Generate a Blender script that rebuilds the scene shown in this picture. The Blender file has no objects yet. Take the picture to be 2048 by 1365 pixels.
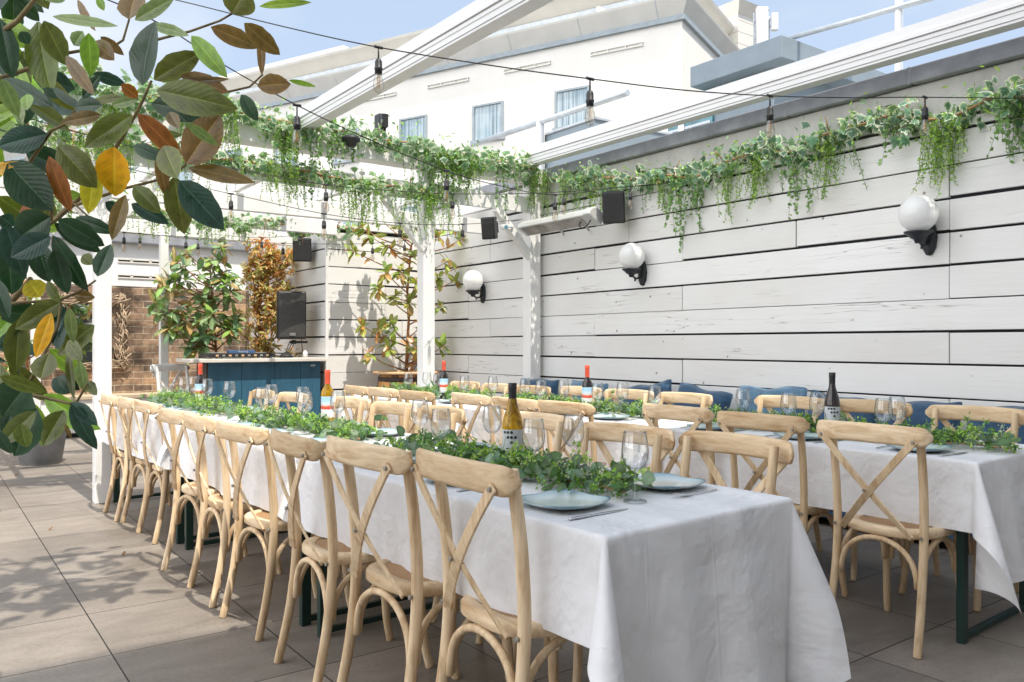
import bpy, bmesh, math, random
from mathutils import Vector, Matrix, Euler
PI=math.pi
R=random.Random(7)
SC=bpy.context.scene
COL=SC.collection

# ------------------------------------------------------------------ helpers
class MB:
    """collects geometry for ONE mesh"""
    def __init__(s): s.v=[]; s.f=[]; s.c=None; s.sm=[]; s.luv={}
    def add(s,vs,fs,col=None,smooth=True):
        o=len(s.v); s.v.extend([tuple(p) for p in vs]); s.f.extend([tuple(i+o for i in f) for f in fs]); s.sm.extend([smooth]*len(fs))
        if col is not None or s.c is not None:
            if s.c is None: s.c=[(1,1,1)]*o
            if col is None: col=[(1,1,1)]*len(vs)
            elif isinstance(col,tuple): col=[col]*len(vs)
            s.c.extend(col)
    def box(s,x0,y0,z0,x1,y1,z1,M=None,col=None):
        vs=[Vector(p) for p in ((x0,y0,z0),(x1,y0,z0),(x1,y1,z0),(x0,y1,z0),(x0,y0,z1),(x1,y0,z1),(x1,y1,z1),(x0,y1,z1))]
        if M is not None: vs=[M@p for p in vs]
        s.add(vs,[(3,2,1,0),(4,5,6,7),(0,1,5,4),(1,2,6,5),(2,3,7,6),(3,0,4,7)],col,False)
    def prism(s,poly,z0,z1,M=None,col=None,smooth=False):
        n=len(poly); vs=[Vector((p[0],p[1],z0)) for p in poly]+[Vector((p[0],p[1],z1)) for p in poly]
        if M is not None: vs=[M@p for p in vs]
        s.add(vs,[tuple(range(n-1,-1,-1)),tuple(range(n,2*n))],col,False)
        o=len(s.v)-2*n
        for i in range(n):
            j=(i+1)%n; s.f.append((o+i,o+j,o+n+j,o+n+i)); s.sm.append(smooth)
    def tube(s,pts,rad,n=8,col=None,cap=True,flat=1.0):
        pts=[Vector(p) for p in pts]; m=len(pts)
        if not hasattr(rad,'__len__'): rad=[rad]*m
        T=[]
        for i in range(m):
            t=(pts[min(i+1,m-1)]-pts[max(i-1,0)]); T.append(t.normalized() if t.length>1e-9 else Vector((0,0,1)))
        up=Vector((0,0,1)) if abs(T[0].z)<.9 else Vector((1,0,0))
        N=(up-T[0]*up.dot(T[0])).normalized(); vs=[]
        for i in range(m):
            N=(N-T[i]*N.dot(T[i])); N=N.normalized() if N.length>1e-6 else T[i].orthogonal().normalized()
            B=T[i].cross(N)
            for k in range(n):
                a=2*PI*k/n; vs.append(pts[i]+N*(math.cos(a)*rad[i])+B*(math.sin(a)*rad[i]*flat))
        fs=[(i*n+k,i*n+(k+1)%n,(i+1)*n+(k+1)%n,(i+1)*n+k) for i in range(m-1) for k in range(n)]
        s.add(vs,fs,col)
        if cap:
            o=len(s.v)-n*m
            s.f.append(tuple(o+k for k in range(n-1,-1,-1))); s.sm.append(False)
            s.f.append(tuple(o+(m-1)*n+k for k in range(n))); s.sm.append(False)
    def lathe(s,prof,n=24,M=None,col=None,a0=0,a1=2*PI):
        full=abs(a1-a0-2*PI)<1e-6; k=n if full else n+1
        vs=[]
        for r,z in prof:
            for i in range(k):
                a=a0+(a1-a0)*i/n; vs.append(Vector((r*math.cos(a),r*math.sin(a),z)))
        if M is not None: vs=[M@p for p in vs]
        fs=[]
        for j in range(len(prof)-1):
            for i in range(n):
                i2=(i+1)%k if full else i+1
                fs.append((j*k+i,j*k+i2,(j+1)*k+i2,(j+1)*k+i))
        s.add(vs,fs,col)
    def grid(s,pts,nu,nv,col=None,smooth=True):   # pts row-major nu*nv
        s.add(pts,[(i*nv+j,(i+1)*nv+j,(i+1)*nv+j+1,i*nv+j+1) for i in range(nu-1) for j in range(nv-1)],col,smooth)
    def strip(s,pts,side,w,th,col=None):           # flat bar through pts: width along side vectors, thickness th
        vs=[]; m=len(pts)
        for i,p in enumerate(pts):
            p=Vector(p); t=(Vector(pts[min(i+1,m-1)])-Vector(pts[max(i-1,0)])).normalized()
            sd=Vector(side); sd=(sd-t*sd.dot(t)).normalized(); nn=t.cross(sd)
            for a,b in ((-1,-1),(1,-1),(1,1),(-1,1)): vs.append(p+sd*(a*w/2)+nn*(b*th/2))
        fs=[(i*4+k,i*4+(k+1)%4,(i+1)*4+(k+1)%4,(i+1)*4+k) for i in range(m-1) for k in range(4)]
        fs+= [(3,2,1,0),tuple((m-1)*4+k for k in range(4))]
        s.add(vs,fs,col,False)

def obj(name,mb,mat,parent=None,bevel=0,subsurf=0,loc=None,kind=None,fix=True):
    me=bpy.data.meshes.new(name); me.from_pydata(mb.v,[],mb.f)
    me.polygons.foreach_set('use_smooth',mb.sm[:len(me.polygons)])
    if mb.c:
        at=me.color_attributes.new('Col','FLOAT_COLOR','POINT')
        at.data.foreach_set('color',[x for c in mb.c for x in (c[0],c[1],c[2],1.0)])
    if mb.luv:
        at=me.attributes.new('LUV','FLOAT_VECTOR','POINT'); buf=[0.0]*(3*len(mb.v))
        for i,(a,c_) in mb.luv.items(): buf[3*i]=a; buf[3*i+1]=c_; buf[3*i+2]=1
        at.data.foreach_set('vector',buf)
    me.materials.append(mat); me.update()
    o=bpy.data.objects.new(name,me); COL.objects.link(o)
    if parent: o.parent=parent
    if loc: o.location=loc
    if bevel:
        b=o.modifiers.new('b','BEVEL'); b.width=bevel; b.segments=2; b.limit_method='ANGLE'; b.angle_limit=math.radians(40)
    if subsurf:
        b=o.modifiers.new('s','SUBSURF'); b.levels=subsurf; b.render_levels=subsurf
    if kind: o['kind']=kind
    return o
def tag(o,label,cat,group=None):
    o['label']=label; o['category']=cat
    if group: o['group']=group
    return o
def thing(name,label,cat,loc=(0,0,0),rz=0,group=None):
    o=bpy.data.objects.new(name,None); COL.objects.link(o); o.empty_display_size=.1
    o.location=loc; o.rotation_euler=(0,0,rz); return tag(o,label,cat,group)
def dup(root,label,loc=None,rz=None,group=None):
    r=root.copy(); COL.objects.link(r)
    if loc: r.location=loc
    if rz is not None: r.rotation_euler=(0,0,rz)
    r['label']=label
    if group: r['group']=group
    for ch in list(root.children):
        c=ch.copy(); COL.objects.link(c); c.parent=r
        for g in list(ch.children):
            d=g.copy(); COL.objects.link(d); d.parent=c
    return r
ORD=['nearest','second','third','fourth','fifth','sixth','seventh','eighth','ninth','tenth']

# camera model (the same numbers set the real camera below)
CF,YAW,CH,HY=1620.,math.radians(36.28),1.25,687.
cs,sn=math.cos(YAW),math.sin(YAW)
def P(px,py,d):            # point seen at photo pixel (px,py) at depth d
    x=(px-1024)/CF*d
    return Vector((cs*x+sn*d,-sn*x+cs*d,CH-(py-HY)/CF*d))
def PY(px,py,Y):
    r=(px-1024)/CF; return P(px,py,Y/(-sn*r+cs))

# ------------------------------------------------------------------ materials
def newmat(name):
    m=bpy.data.materials.new(name); m.use_nodes=True; nt=m.node_tree; b=nt.nodes['Principled BSDF']; return m,nt,b
def N(nt,t,**k):
    n=nt.nodes.new(t)
    for a,v in k.items():
        if a in n.inputs: n.inputs[a].default_value=v
        else: setattr(n,a,v)
    return n
def L(nt,a,b): nt.links.new(a,b)
def ramp(nt,stops,interp='LINEAR'):
    n=nt.nodes.new('ShaderNodeValToRGB'); e=n.color_ramp.elements; n.color_ramp.interpolation=interp
    while len(e)<len(stops): e.new(.5)
    for i,(p,c) in enumerate(stops): e[i].position=p; e[i].color=(c[0],c[1],c[2],1)
    return n
def coords(nt,scale=(1,1,1),which='Object',loc=(0,0,0),rot=(0,0,0)):
    tc=nt.nodes.new('ShaderNodeTexCoord'); mp=nt.nodes.new('ShaderNodeMapping')
    mp.inputs['Scale'].default_value=scale; mp.inputs['Location'].default_value=loc; mp.inputs['Rotation'].default_value=rot
    L(nt,tc.outputs[which],mp.inputs['Vector']); return mp.outputs['Vector']
def noise(nt,vec,scale=5,detail=4,rough=.55,dist=0):
    n=N(nt,'ShaderNodeTexNoise'); n.inputs['Scale'].default_value=scale; n.inputs['Detail'].default_value=detail
    n.inputs['Roughness'].default_value=rough; n.inputs['Distortion'].default_value=dist
    if vec is not None: L(nt,vec,n.inputs['Vector'])
    return n.outputs['Fac']
def bump(nt,b,h,strength=.3,dist=.01):
    n=N(nt,'ShaderNodeBump'); n.inputs['Strength'].default_value=strength; n.inputs['Distance'].default_value=dist
    L(nt,h,n.inputs['Height']); L(nt,n.outputs['Normal'],b.inputs['Normal']); return n
def mix(nt,fac,a,b,typ='MIX'):
    n=N(nt,'ShaderNodeMix'); n.data_type='RGBA'; n.blend_type=typ
    for sock,val in ((0,fac),(6,a),(7,b)):
        if hasattr(val,'is_linked') or hasattr(val,'links'): L(nt,val,n.inputs[sock])
        else: n.inputs[sock].default_value=val if sock==0 else (*val[:3],1)
    return n.outputs[2]
def plain(name,col,rough=.5,metal=0,spec=.5,var=.12,vscale=6,bmp=0):
    m,nt,b=newmat(name); v=coords(nt)
    f=noise(nt,v,vscale,5)
    r=ramp(nt,[(.3,[c*(1-var) for c in col]),(.7,[min(1,c*(1+var)) for c in col])]); L(nt,f,r.inputs[0]); L(nt,r.outputs[0],b.inputs['Base Color'])
    b.inputs['Roughness'].default_value=rough; b.inputs['Metallic'].default_value=metal; b.inputs['Specular IOR Level'].default_value=spec
    if bmp: bump(nt,b,noise(nt,v,vscale*12,3),bmp,.004)
    return m
def wood(name,scale,c0,c1,c2,rough=.6,bm=.12):
    m,nt,b=newmat(name)
    oi=N(nt,'ShaderNodeObjectInfo'); tc=N(nt,'ShaderNodeTexCoord')
    vm=N(nt,'ShaderNodeVectorMath'); vm.operation='MULTIPLY'; vm.inputs[1].default_value=scale; L(nt,tc.outputs['Object'],vm.inputs[0])
    va=N(nt,'ShaderNodeVectorMath'); va.operation='ADD'; L(nt,vm.outputs[0],va.inputs[0])
    mu=N(nt,'ShaderNodeMath'); mu.operation='MULTIPLY'; mu.inputs[1].default_value=37; L(nt,oi.outputs['Random'],mu.inputs[0]); L(nt,mu.outputs[0],va.inputs[1])
    f=noise(nt,va.outputs[0],1.0,6,.6,.6)
    f2=noise(nt,va.outputs[0],3.1,3,.6,.2)
    r=ramp(nt,[(.28,c2),(.46,c1),(.62,c0),(.8,c1)]); L(nt,f,r.inputs[0])
    r2=ramp(nt,[(.35,(.8,.77,.72)),(.6,(1,1,1))]); L(nt,f2,r2.inputs[0])
    c=mix(nt,.7,r.outputs[0],r2.outputs[0],'MULTIPLY')
    # per-object tone
    r3=ramp(nt,[(0,(.80,.76,.70)),(.5,(.97,.95,.92)),(1,(1.06,1.06,1.06))]); L(nt,oi.outputs['Random'],r3.inputs[0])
    c=mix(nt,1.0,c,r3.outputs[0],'MULTIPLY'); L(nt,c,b.inputs['Base Color'])
    b.inputs['Roughness'].default_value=rough; b.inputs['Specular IOR Level'].default_value=.3
    bump(nt,b,f2,bm,.003); return m
def leafmat(name,rough=.45,trans=.35,spec=.4,var=.25):
    m,nt,b=newmat(name)
    at=N(nt,'ShaderNodeAttribute'); at.attribute_name='Col'
    v=coords(nt); f=noise(nt,v,40,3); r=ramp(nt,[(.3,(1-var,)*3),(.7,(1+var*.6,)*3)]); L(nt,f,r.inputs[0])
    c=mix(nt,1.0,at.outputs['Color'],r.outputs[0],'MULTIPLY'); L(nt,c,b.inputs['Base Color'])
    b.inputs['Roughness'].default_value=rough; b.inputs['Specular IOR Level'].default_value=spec
    t=N(nt,'ShaderNodeBsdfTranslucent'); L(nt,mix(nt,1.0,c,(1.25,1.25,.75),'MULTIPLY'),t.inputs['Color'])
    ms=N(nt,'ShaderNodeMixShader'); ms.inputs[0].default_value=trans
    L(nt,b.outputs[0],ms.inputs[1]); L(nt,t.outputs[0],ms.inputs[2]); L(nt,ms.outputs[0],nt.nodes['Material Output'].inputs[0]); return m

WC0,WC1,WC2=(.81,.645,.445),(.72,.55,.36),(.51,.345,.20)
M_WZ=wood('limed_wood_upright',(30,30,3.2),WC0,WC1,WC2)
M_WY=wood('limed_wood_rail',(30,3.2,30),WC0,WC1,(.50,.30,.14))
def m_cane():
    m,nt,b=newmat('rattan_cane'); v=coords(nt,(1,1,1))
    w1=N(nt,'ShaderNodeTexWave'); w1.bands_direction='X'; w1.inputs['Scale'].default_value=38; w1.inputs['Distortion'].default_value=1.5; L(nt,v,w1.inputs['Vector'])
    w2=N(nt,'ShaderNodeTexWave'); w2.bands_direction='Y'; w2.inputs['Scale'].default_value=38; w2.inputs['Distortion'].default_value=1.5; L(nt,v,w2.inputs['Vector'])
    mu=N(nt,'ShaderNodeMath'); mu.operation='MULTIPLY'; L(nt,w1.outputs['Fac'],mu.inputs[0]); L(nt,w2.outputs['Fac'],mu.inputs[1])
    r=ramp(nt,[(0,(.24,.12,.05)),(.35,(.5,.29,.13)),(1,(.66,.43,.22))]); L(nt,mu.outputs[0],r.inputs[0]); L(nt,r.outputs[0],b.inputs['Base Color'])
    b.inputs['Roughness'].default_value=.6; bump(nt,b,mu.outputs[0],.6,.004); return m
M_CANE=m_cane()
M_BOLT=plain('steel_bolt',(.4,.38,.34),.4,.9)
def m_cloth():
    m,nt,b=newmat('white_tablecloth'); v=coords(nt)
    sep=N(nt,'ShaderNodeSeparateXYZ'); L(nt,v,sep.inputs[0])
    hs=[]
    for ax,per,off in (('X',.27,.13),('Y',.31,.11),('Z',.155,.06)):
        a=N(nt,'ShaderNodeMath'); a.operation='ADD'; a.inputs[1].default_value=off+10*per; L(nt,sep.outputs[ax],a.inputs[0])
        n=N(nt,'ShaderNodeMath'); n.operation='PINGPONG'; n.inputs[1].default_value=per; L(nt,a.outputs[0],n.inputs[0])
        p=N(nt,'ShaderNodeMath'); p.operation='SUBTRACT'; p.inputs[1].default_value=per/2; L(nt,n.outputs[0],p.inputs[0])
        q=N(nt,'ShaderNodeMath'); q.operation='ABSOLUTE'; L(nt,p.outputs[0],q.inputs[0])
        mr=N(nt,'ShaderNodeMapRange'); mr.interpolation_type='SMOOTHSTEP'; mr.inputs['From Min'].default_value=0; mr.inputs['From Max'].default_value=.008; mr.inputs['To Min'].default_value=(.0016 if ax!='Z' else .0004); mr.inputs['To Max'].default_value=0; L(nt,q.outputs[0],mr.inputs['Value'])
        w=N(nt,'ShaderNodeMath'); w.operation='MULTIPLY_ADD'; w.inputs[1].default_value=.085 if ax!='Z' else .02; L(nt,q.outputs[0],w.inputs[0]); L(nt,mr.outputs[0],w.inputs[2]); hs.append(w.outputs[0])
    s1=N(nt,'ShaderNodeMath'); s1.operation='ADD'; L(nt,hs[0],s1.inputs[0]); L(nt,hs[1],s1.inputs[1])
    s2=N(nt,'ShaderNodeMath'); s2.operation='ADD'; L(nt,s1.outputs[0],s2.inputs[0]); L(nt,hs[2],s2.inputs[1])
    wr=noise(nt,coords(nt,(1,1,.8)),5.5,2,.5,1.1); rw=ramp(nt,[(.465,(0,)*3),(.5,(1,)*3),(.535,(0,)*3)],'EASE'); L(nt,wr,rw.inputs[0])
    wm=noise(nt,v,2.1,1); rm=ramp(nt,[(.48,(0,)*3),(.62,(1,)*3)]); L(nt,wm,rm.inputs[0])
    wx=N(nt,'ShaderNodeMath'); wx.operation='MULTIPLY'; L(nt,rw.outputs[0],wx.inputs[0]); L(nt,rm.outputs[0],wx.inputs[1])
    wy=N(nt,'ShaderNodeMath'); wy.operation='MULTIPLY_ADD'; wy.inputs[1].default_value=.0010; L(nt,wx.outputs[0],wy.inputs[0]); L(nt,s2.outputs[0],wy.inputs[2]); s2=wy
    w=noise(nt,coords(nt,(1,1,1)),3.2,4,.55,.3)
    mm=N(nt,'ShaderNodeMath'); mm.operation='MULTIPLY_ADD'; mm.inputs[1].default_value=.05; L(nt,w,mm.inputs[0]); L(nt,s2.outputs[0],mm.inputs[2])
    wv=N(nt,'ShaderNodeTexNoise'); wv.inputs['Scale'].default_value=900; L(nt,v,wv.inputs['Vector'])
    m3=N(nt,'ShaderNodeMath'); m3.operation='MULTIPLY_ADD'; m3.inputs[1].default_value=.0004; L(nt,wv.outputs['Fac'],m3.inputs[0]); L(nt,mm.outputs[0],m3.inputs[2])
    bump(nt,b,m3.outputs[0],.85,1.0)
    r=ramp(nt,[(.3,(.80,.80,.815)),(.7,(.86,.86,.875))]); L(nt,noise(nt,v,3,3),r.inputs[0]); L(nt,r.outputs[0],b.inputs['Base Color'])
    b.inputs['Roughness'].default_value=.85; b.inputs['Specular IOR Level'].default_value=.15
    t=N(nt,'ShaderNodeBsdfTranslucent'); t.inputs['Color'].default_value=(.8,.8,.8,1)
    ms=N(nt,'ShaderNodeMixShader'); ms.inputs[0].default_value=.12
    L(nt,b.outputs[0],ms.inputs[1]); L(nt,t.outputs[0],ms.inputs[2]); L(nt,ms.outputs[0],nt.nodes['Material Output'].inputs[0]); return m
M_CLOTH=m_cloth()
M_GREEN=plain('dark_green_steel',(.006,.03,.024),.4)
M_TOPW=plain('table_board',(.35,.24,.13),.6)
M_BLACK=plain('black_plastic',(.02,.02,.022),.45)
M_IRON=plain('black_cast_iron',(.022,.026,.032),.5,0,.5,.3,30,.2)
M_GRILLE=None
def m_glass():
    m,nt,b=newmat('clear_glass'); nt.nodes.remove(b)
    lw=N(nt,'ShaderNodeLayerWeight'); lw.inputs['Blend'].default_value=.5
    r=ramp(nt,[(.0,(.985,.99,.99)),(.55,(.96,.97,.975)),(.7,(.78,.80,.82)),(.9,(.5,.53,.56)),(1,(.22,.25,.28))]); L(nt,lw.outputs['Facing'],r.inputs[0])
    tr=N(nt,'ShaderNodeBsdfTransparent'); L(nt,r.outputs[0],tr.inputs['Color'])
    gl=N(nt,'ShaderNodeBsdfGlossy'); gl.inputs['Roughness'].default_value=.03
    rf=ramp(nt,[(0,(.085,)*3),(.5,(.16,)*3),(.82,(.42,)*3),(1,(.75,)*3)]); L(nt,lw.outputs['Facing'],rf.inputs[0])
    ms=N(nt,'ShaderNodeMixShader'); L(nt,rf.outputs[0],ms.inputs[0]); L(nt,tr.outputs[0],ms.inputs[1]); L(nt,gl.outputs[0],ms.inputs[2])
    L(nt,ms.outputs[0],nt.nodes['Material Output'].inputs[0]); return m
M_GLASS=m_glass()
def m_bottle(name,col,dark,trans):
    m,nt,b=newmat(name); b.inputs['Base Color'].default_value=(*dark,1); b.inputs['Roughness'].default_value=.05
    b.inputs['Coat Weight'].default_value=.5
    v=coords(nt,(1,1,.4)); f=noise(nt,v,28,3,.6,1.2); r=ramp(nt,[(.36,dark),(.62,col)]); L(nt,f,r.inputs[0]); L(nt,r.outputs[0],b.inputs['Base Color'])
    t=N(nt,'ShaderNodeBsdfTranslucent'); L(nt,r.outputs[0],t.inputs['Color'])
    ms=N(nt,'ShaderNodeMixShader'); ms.inputs[0].default_value=trans
    L(nt,b.outputs[0],ms.inputs[1]); L(nt,t.outputs[0],ms.inputs[2]); L(nt,ms.outputs[0],nt.nodes['Material Output'].inputs[0]); return m
M_AMBER=m_bottle('amber_glass',(.85,.52,.02),(.16,.075,.005),.45)
M_REDW=m_bottle('dark_wine_glass',(.03,.022,.022),(.008,.006,.008),.05)
M_LABEL=plain('paper_label',(.55,.57,.60),.7)
M_CAPR=plain('red_capsule',(.75,.10,.05),.35)
M_DOT=plain('label_ink',(.03,.03,.035),.6)
def m_piclabel():
    m,nt,b=newmat('printed_label'); v=coords(nt)
    sp=N(nt,'ShaderNodeSeparateXYZ'); L(nt,v,sp.inputs[0])
    a=N(nt,'ShaderNodeMath'); a.operation='MULTIPLY_ADD'; a.inputs[1].default_value=.018; L(nt,noise(nt,v,60,2),a.inputs[0]); L(nt,sp.outputs['Z'],a.inputs[2])
    r=ramp(nt,[(0,(.75,.75,.76)),(.40,(.75,.75,.76)),(.41,(.62,.06,.04)),(.52,(.7,.12,.06)),(.54,(.75,.45,.38)),(.62,(.62,.74,.86)),(.8,(.35,.6,.85)),(1,(.55,.75,.9))],'LINEAR')
    mr=N(nt,'ShaderNodeMapRange'); mr.inputs['From Min'].default_value=.05; mr.inputs['From Max'].default_value=.20; L(nt,a.outputs[0],mr.inputs['Value']); L(nt,mr.outputs[0],r.inputs[0])
    L(nt,r.outputs[0],b.inputs['Base Color']); b.inputs['Roughness'].default_value=.6; return m
M_PIC=m_piclabel()
def m_plate(name,c_edge,c_mid):
    m,nt,b=newmat(name); v=coords(nt)
    vo=N(nt,'ShaderNodeTexVoronoi'); vo.inputs['Scale'].default_value=300; L(nt,v,vo.inputs['Vector'])
    sp=N(nt,'ShaderNodeVectorMath'); sp.operation='LENGTH'; L(nt,v,sp.inputs[0])
    a=N(nt,'ShaderNodeMath'); a.operation='MULTIPLY_ADD'; a.inputs[1].default_value=.35; L(nt,vo.outputs['Distance'],a.inputs[0])
    mr=N(nt,'ShaderNodeMapRange'); mr.inputs['From Min'].default_value=.085; mr.inputs['From Max'].default_value=.15; L(nt,sp.outputs['Value'],mr.inputs['Value']); L(nt,mr.outputs[0],a.inputs[2])
    r=ramp(nt,[(.15,c_mid),(.75,[.5*(p+q) for p,q in zip(c_mid,c_edge)]),(1,c_edge)]); L(nt,a.outputs[0],r.inputs[0]); L(nt,r.outputs[0],b.inputs['Base Color'])
    b.inputs['Roughness'].default_value=.18; b.inputs['Coat Weight'].default_value=.3; return m
M_PLATE=m_plate('blue_speckled_glaze',(.15,.30,.40),(.62,.68,.65))
M_PLATEP=m_plate('pink_glaze',(.55,.33,.27),(.68,.5,.43))
M_STEEL=plain('cutlery_steel',(.62,.62,.63),.18,1.0,.5,.05)
M_LEAF=leafmat('foliage')
M_LEAFG=leafmat('glossy_foliage',.3,.22,.6,.18)
def m_mag():
    m,nt,b=newmat('magnolia_leaf')
    at=N(nt,'ShaderNodeAttribute'); at.attribute_name='Col'; lv=N(nt,'ShaderNodeAttribute'); lv.attribute_name='LUV'
    sp=N(nt,'ShaderNodeSeparateXYZ'); L(nt,lv.outputs['Vector'],sp.inputs[0])
    ab=N(nt,'ShaderNodeMath'); ab.operation='ABSOLUTE'; L(nt,sp.outputs['Y'],ab.inputs[0])
    ph=N(nt,'ShaderNodeMath'); ph.operation='MULTIPLY_ADD'; ph.inputs[1].default_value=-.30; L(nt,ab.outputs[0],ph.inputs[0]); L(nt,sp.outputs['X'],ph.inputs[2])
    v=coords(nt)
    nz=N(nt,'ShaderNodeMath'); nz.operation='MULTIPLY_ADD'; nz.inputs[1].default_value=.035; L(nt,noise(nt,v,30,2),nz.inputs[0]); L(nt,ph.outputs[0],nz.inputs[2])
    ml=N(nt,'ShaderNodeMath'); ml.operation='MULTIPLY'; ml.inputs[1].default_value=62; L(nt,nz.outputs[0],ml.inputs[0])
    si=N(nt,'ShaderNodeMath'); si.operation='SINE'; L(nt,ml.outputs[0],si.inputs[0])
    rv=ramp(nt,[(0,(.965,.965,.965)),(.75,(1,1,1)),(.97,(1.09,1.08,1.05))]); mr=N(nt,'ShaderNodeMapRange'); mr.inputs['From Min'].default_value=-1; L(nt,si.outputs[0],mr.inputs['Value']); L(nt,mr.outputs[0],rv.inputs[0])
    f=noise(nt,v,22,5,.65); r=ramp(nt,[(.3,(.72,.74,.7)),(.55,(1.02,1.02,1.02)),(.8,(1.2,1.14,1.0))]); L(nt,f,r.inputs[0])
    fs=noise(nt,v,75,3,.7); rs=ramp(nt,[(.24,(.35,.26,.16)),(.31,(1,1,1))]); L(nt,fs,rs.inputs[0])
    c=mix(nt,1,mix(nt,1,mix(nt,1,at.outputs['Color'],r.outputs[0],'MULTIPLY'),rv.outputs[0],'MULTIPLY'),rs.outputs[0],'MULTIPLY'); L(nt,c,b.inputs['Base Color'])
    rr_=ramp(nt,[(.3,(.22,)*3),(.7,(.42,)*3)]); L(nt,f,rr_.inputs[0]); L(nt,rr_.outputs[0],b.inputs['Roughness']); b.inputs['Specular IOR Level'].default_value=.55
    bump(nt,b,mr.outputs[0],.12,.0015)
    t=N(nt,'ShaderNodeBsdfTranslucent'); L(nt,mix(nt,1.0,c,(1.5,1.5,.7),'MULTIPLY'),t.inputs['Color'])
    ms=N(nt,'ShaderNodeMixShader'); ms.inputs[0].default_value=.27
    L(nt,b.outputs[0],ms.inputs[1]); L(nt,t.outputs[0],ms.inputs[2]); L(nt,ms.outputs[0],nt.nodes['Material Output'].inputs[0]); return m
M_MAG=m_mag()
M_BARK=plain('bark',(.22,.14,.08),.8,0,.2,.35,14,.4)
M_BARKR=plain('reddish_bark',(.42,.2,.1),.8,0,.2,.3,14,.4)
def m_white(name,col,rough=.6,dirt=.25,grain=(1,1,1)):
    m,nt,b=newmat(name); v=coords(nt,grain,'Object')
    f=noise(nt,v,3.0,6,.6); r=ramp(nt,[(.25,[c*(1-dirt) for c in col]),(.55,col)]); L(nt,f,r.inputs[0])
    v2=coords(nt,[g*6 for g in grain]); f2=noise(nt,v2,6,4,.7,.5); r2=ramp(nt,[(.22,(.82,.8,.77)),(.36,(1,1,1))]); L(nt,f2,r2.inputs[0])
    L(nt,mix(nt,1.0,r.outputs[0],r2.outputs[0],'MULTIPLY'),b.inputs['Base Color']); b.inputs['Roughness'].default_value=rough
    bump(nt,b,f2,.12,.006); return m
M_WPAINT=m_white('white_painted_timber',(.82,.815,.80),.55,.1)
M_WALU=m_white('white_aluminium',(.80,.80,.80),.35,.05)
def m_plank():
    m,nt,b=newmat('whitewashed_plank'); at=N(nt,'ShaderNodeAttribute'); at.attribute_name='Col'
    tc=N(nt,'ShaderNodeTexCoord'); va=N(nt,'ShaderNodeVectorMath'); va.operation='MULTIPLY_ADD'
    va.inputs[1].default_value=(31,17,53); L(nt,at.outputs['Color'],va.inputs[0]); L(nt,tc.outputs['Object'],va.inputs[2])
    mp=N(nt,'ShaderNodeMapping'); mp.inputs['Scale'].default_value=(1.4,1.4,16); L(nt,va.outputs[0],mp.inputs['Vector'])
    f=noise(nt,mp.outputs[0],2.2,8,.62,.9)
    r=ramp(nt,[(.20,(.30,.29,.28)),(.275,(.82,.82,.815)),(1,(.88,.88,.878))]); L(nt,f,r.inputs[0])
    # long hairline checks
    mp2=N(nt,'ShaderNodeMapping'); mp2.inputs['Scale'].default_value=(.5,.5,11); L(nt,va.outputs[0],mp2.inputs['Vector'])
    w=N(nt,'ShaderNodeTexNoise'); w.inputs['Scale'].default_value=1.1; w.inputs['Detail'].default_value=3; L(nt,mp2.outputs[0],w.inputs['Vector'])
    rr=ramp(nt,[(.494,(1,1,1)),(.4995,(.42,.40,.38)),(.505,(1,1,1))]); L(nt,w.outputs['Fac'],rr.inputs[0])
    msk=noise(nt,va.outputs[0],.9,2); rm=ramp(nt,[(.5,(0,0,0)),(.58,(1,1,1))]); L(nt,msk,rm.inputs[0])
    hc=mix(nt,rm.outputs[0],(1,1,1),rr.outputs[0])
    # nail heads and knots
    vo=N(nt,'ShaderNodeTexVoronoi'); vo.inputs['Scale'].default_value=5.5; L(nt,va.outputs[0],vo.inputs['Vector'])
    r2=ramp(nt,[(.045,(.25,.22,.2)),(.075,(1,1,1))]); L(nt,vo.outputs['Distance'],r2.inputs[0])
    big=noise(nt,va.outputs[0],.8,3); r4=ramp(nt,[(.3,(.93,.915,.89)),(.65,(1,1,1))]); L(nt,big,r4.inputs[0])
    c=mix(nt,1,mix(nt,.85,mix(nt,1,r.outputs[0],hc,'MULTIPLY'),r2.outputs[0],'MULTIPLY'),r4.outputs[0],'MULTIPLY')
    sx=N(nt,'ShaderNodeSeparateColor'); L(nt,at.outputs['Color'],sx.inputs[0])
    rt=ramp(nt,[(0,(.9,.895,.885)),(1,(1,1,1))]); L(nt,sx.outputs[0],rt.inputs[0])
    L(nt,mix(nt,1,c,rt.outputs[0],'MULTIPLY'),b.inputs['Base Color']); b.inputs['Roughness'].default_value=.6
    bump(nt,b,f,.25,.008); return m
M_PLANK=m_plank()
M_GAP=plain('dark_cavity',(.018,.02,.024),.9)
M_SLATE=plain('slate_coping',(.30,.31,.335),.6,0,.4,.25,5,.2)
M_RENDER=m_white('weathered_render',(.62,.61,.585),.85,.3,(1,1,.5))
M_RENDERW=m_white('white_render',(.82,.815,.80),.85,.08,(1,1,.5))
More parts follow.
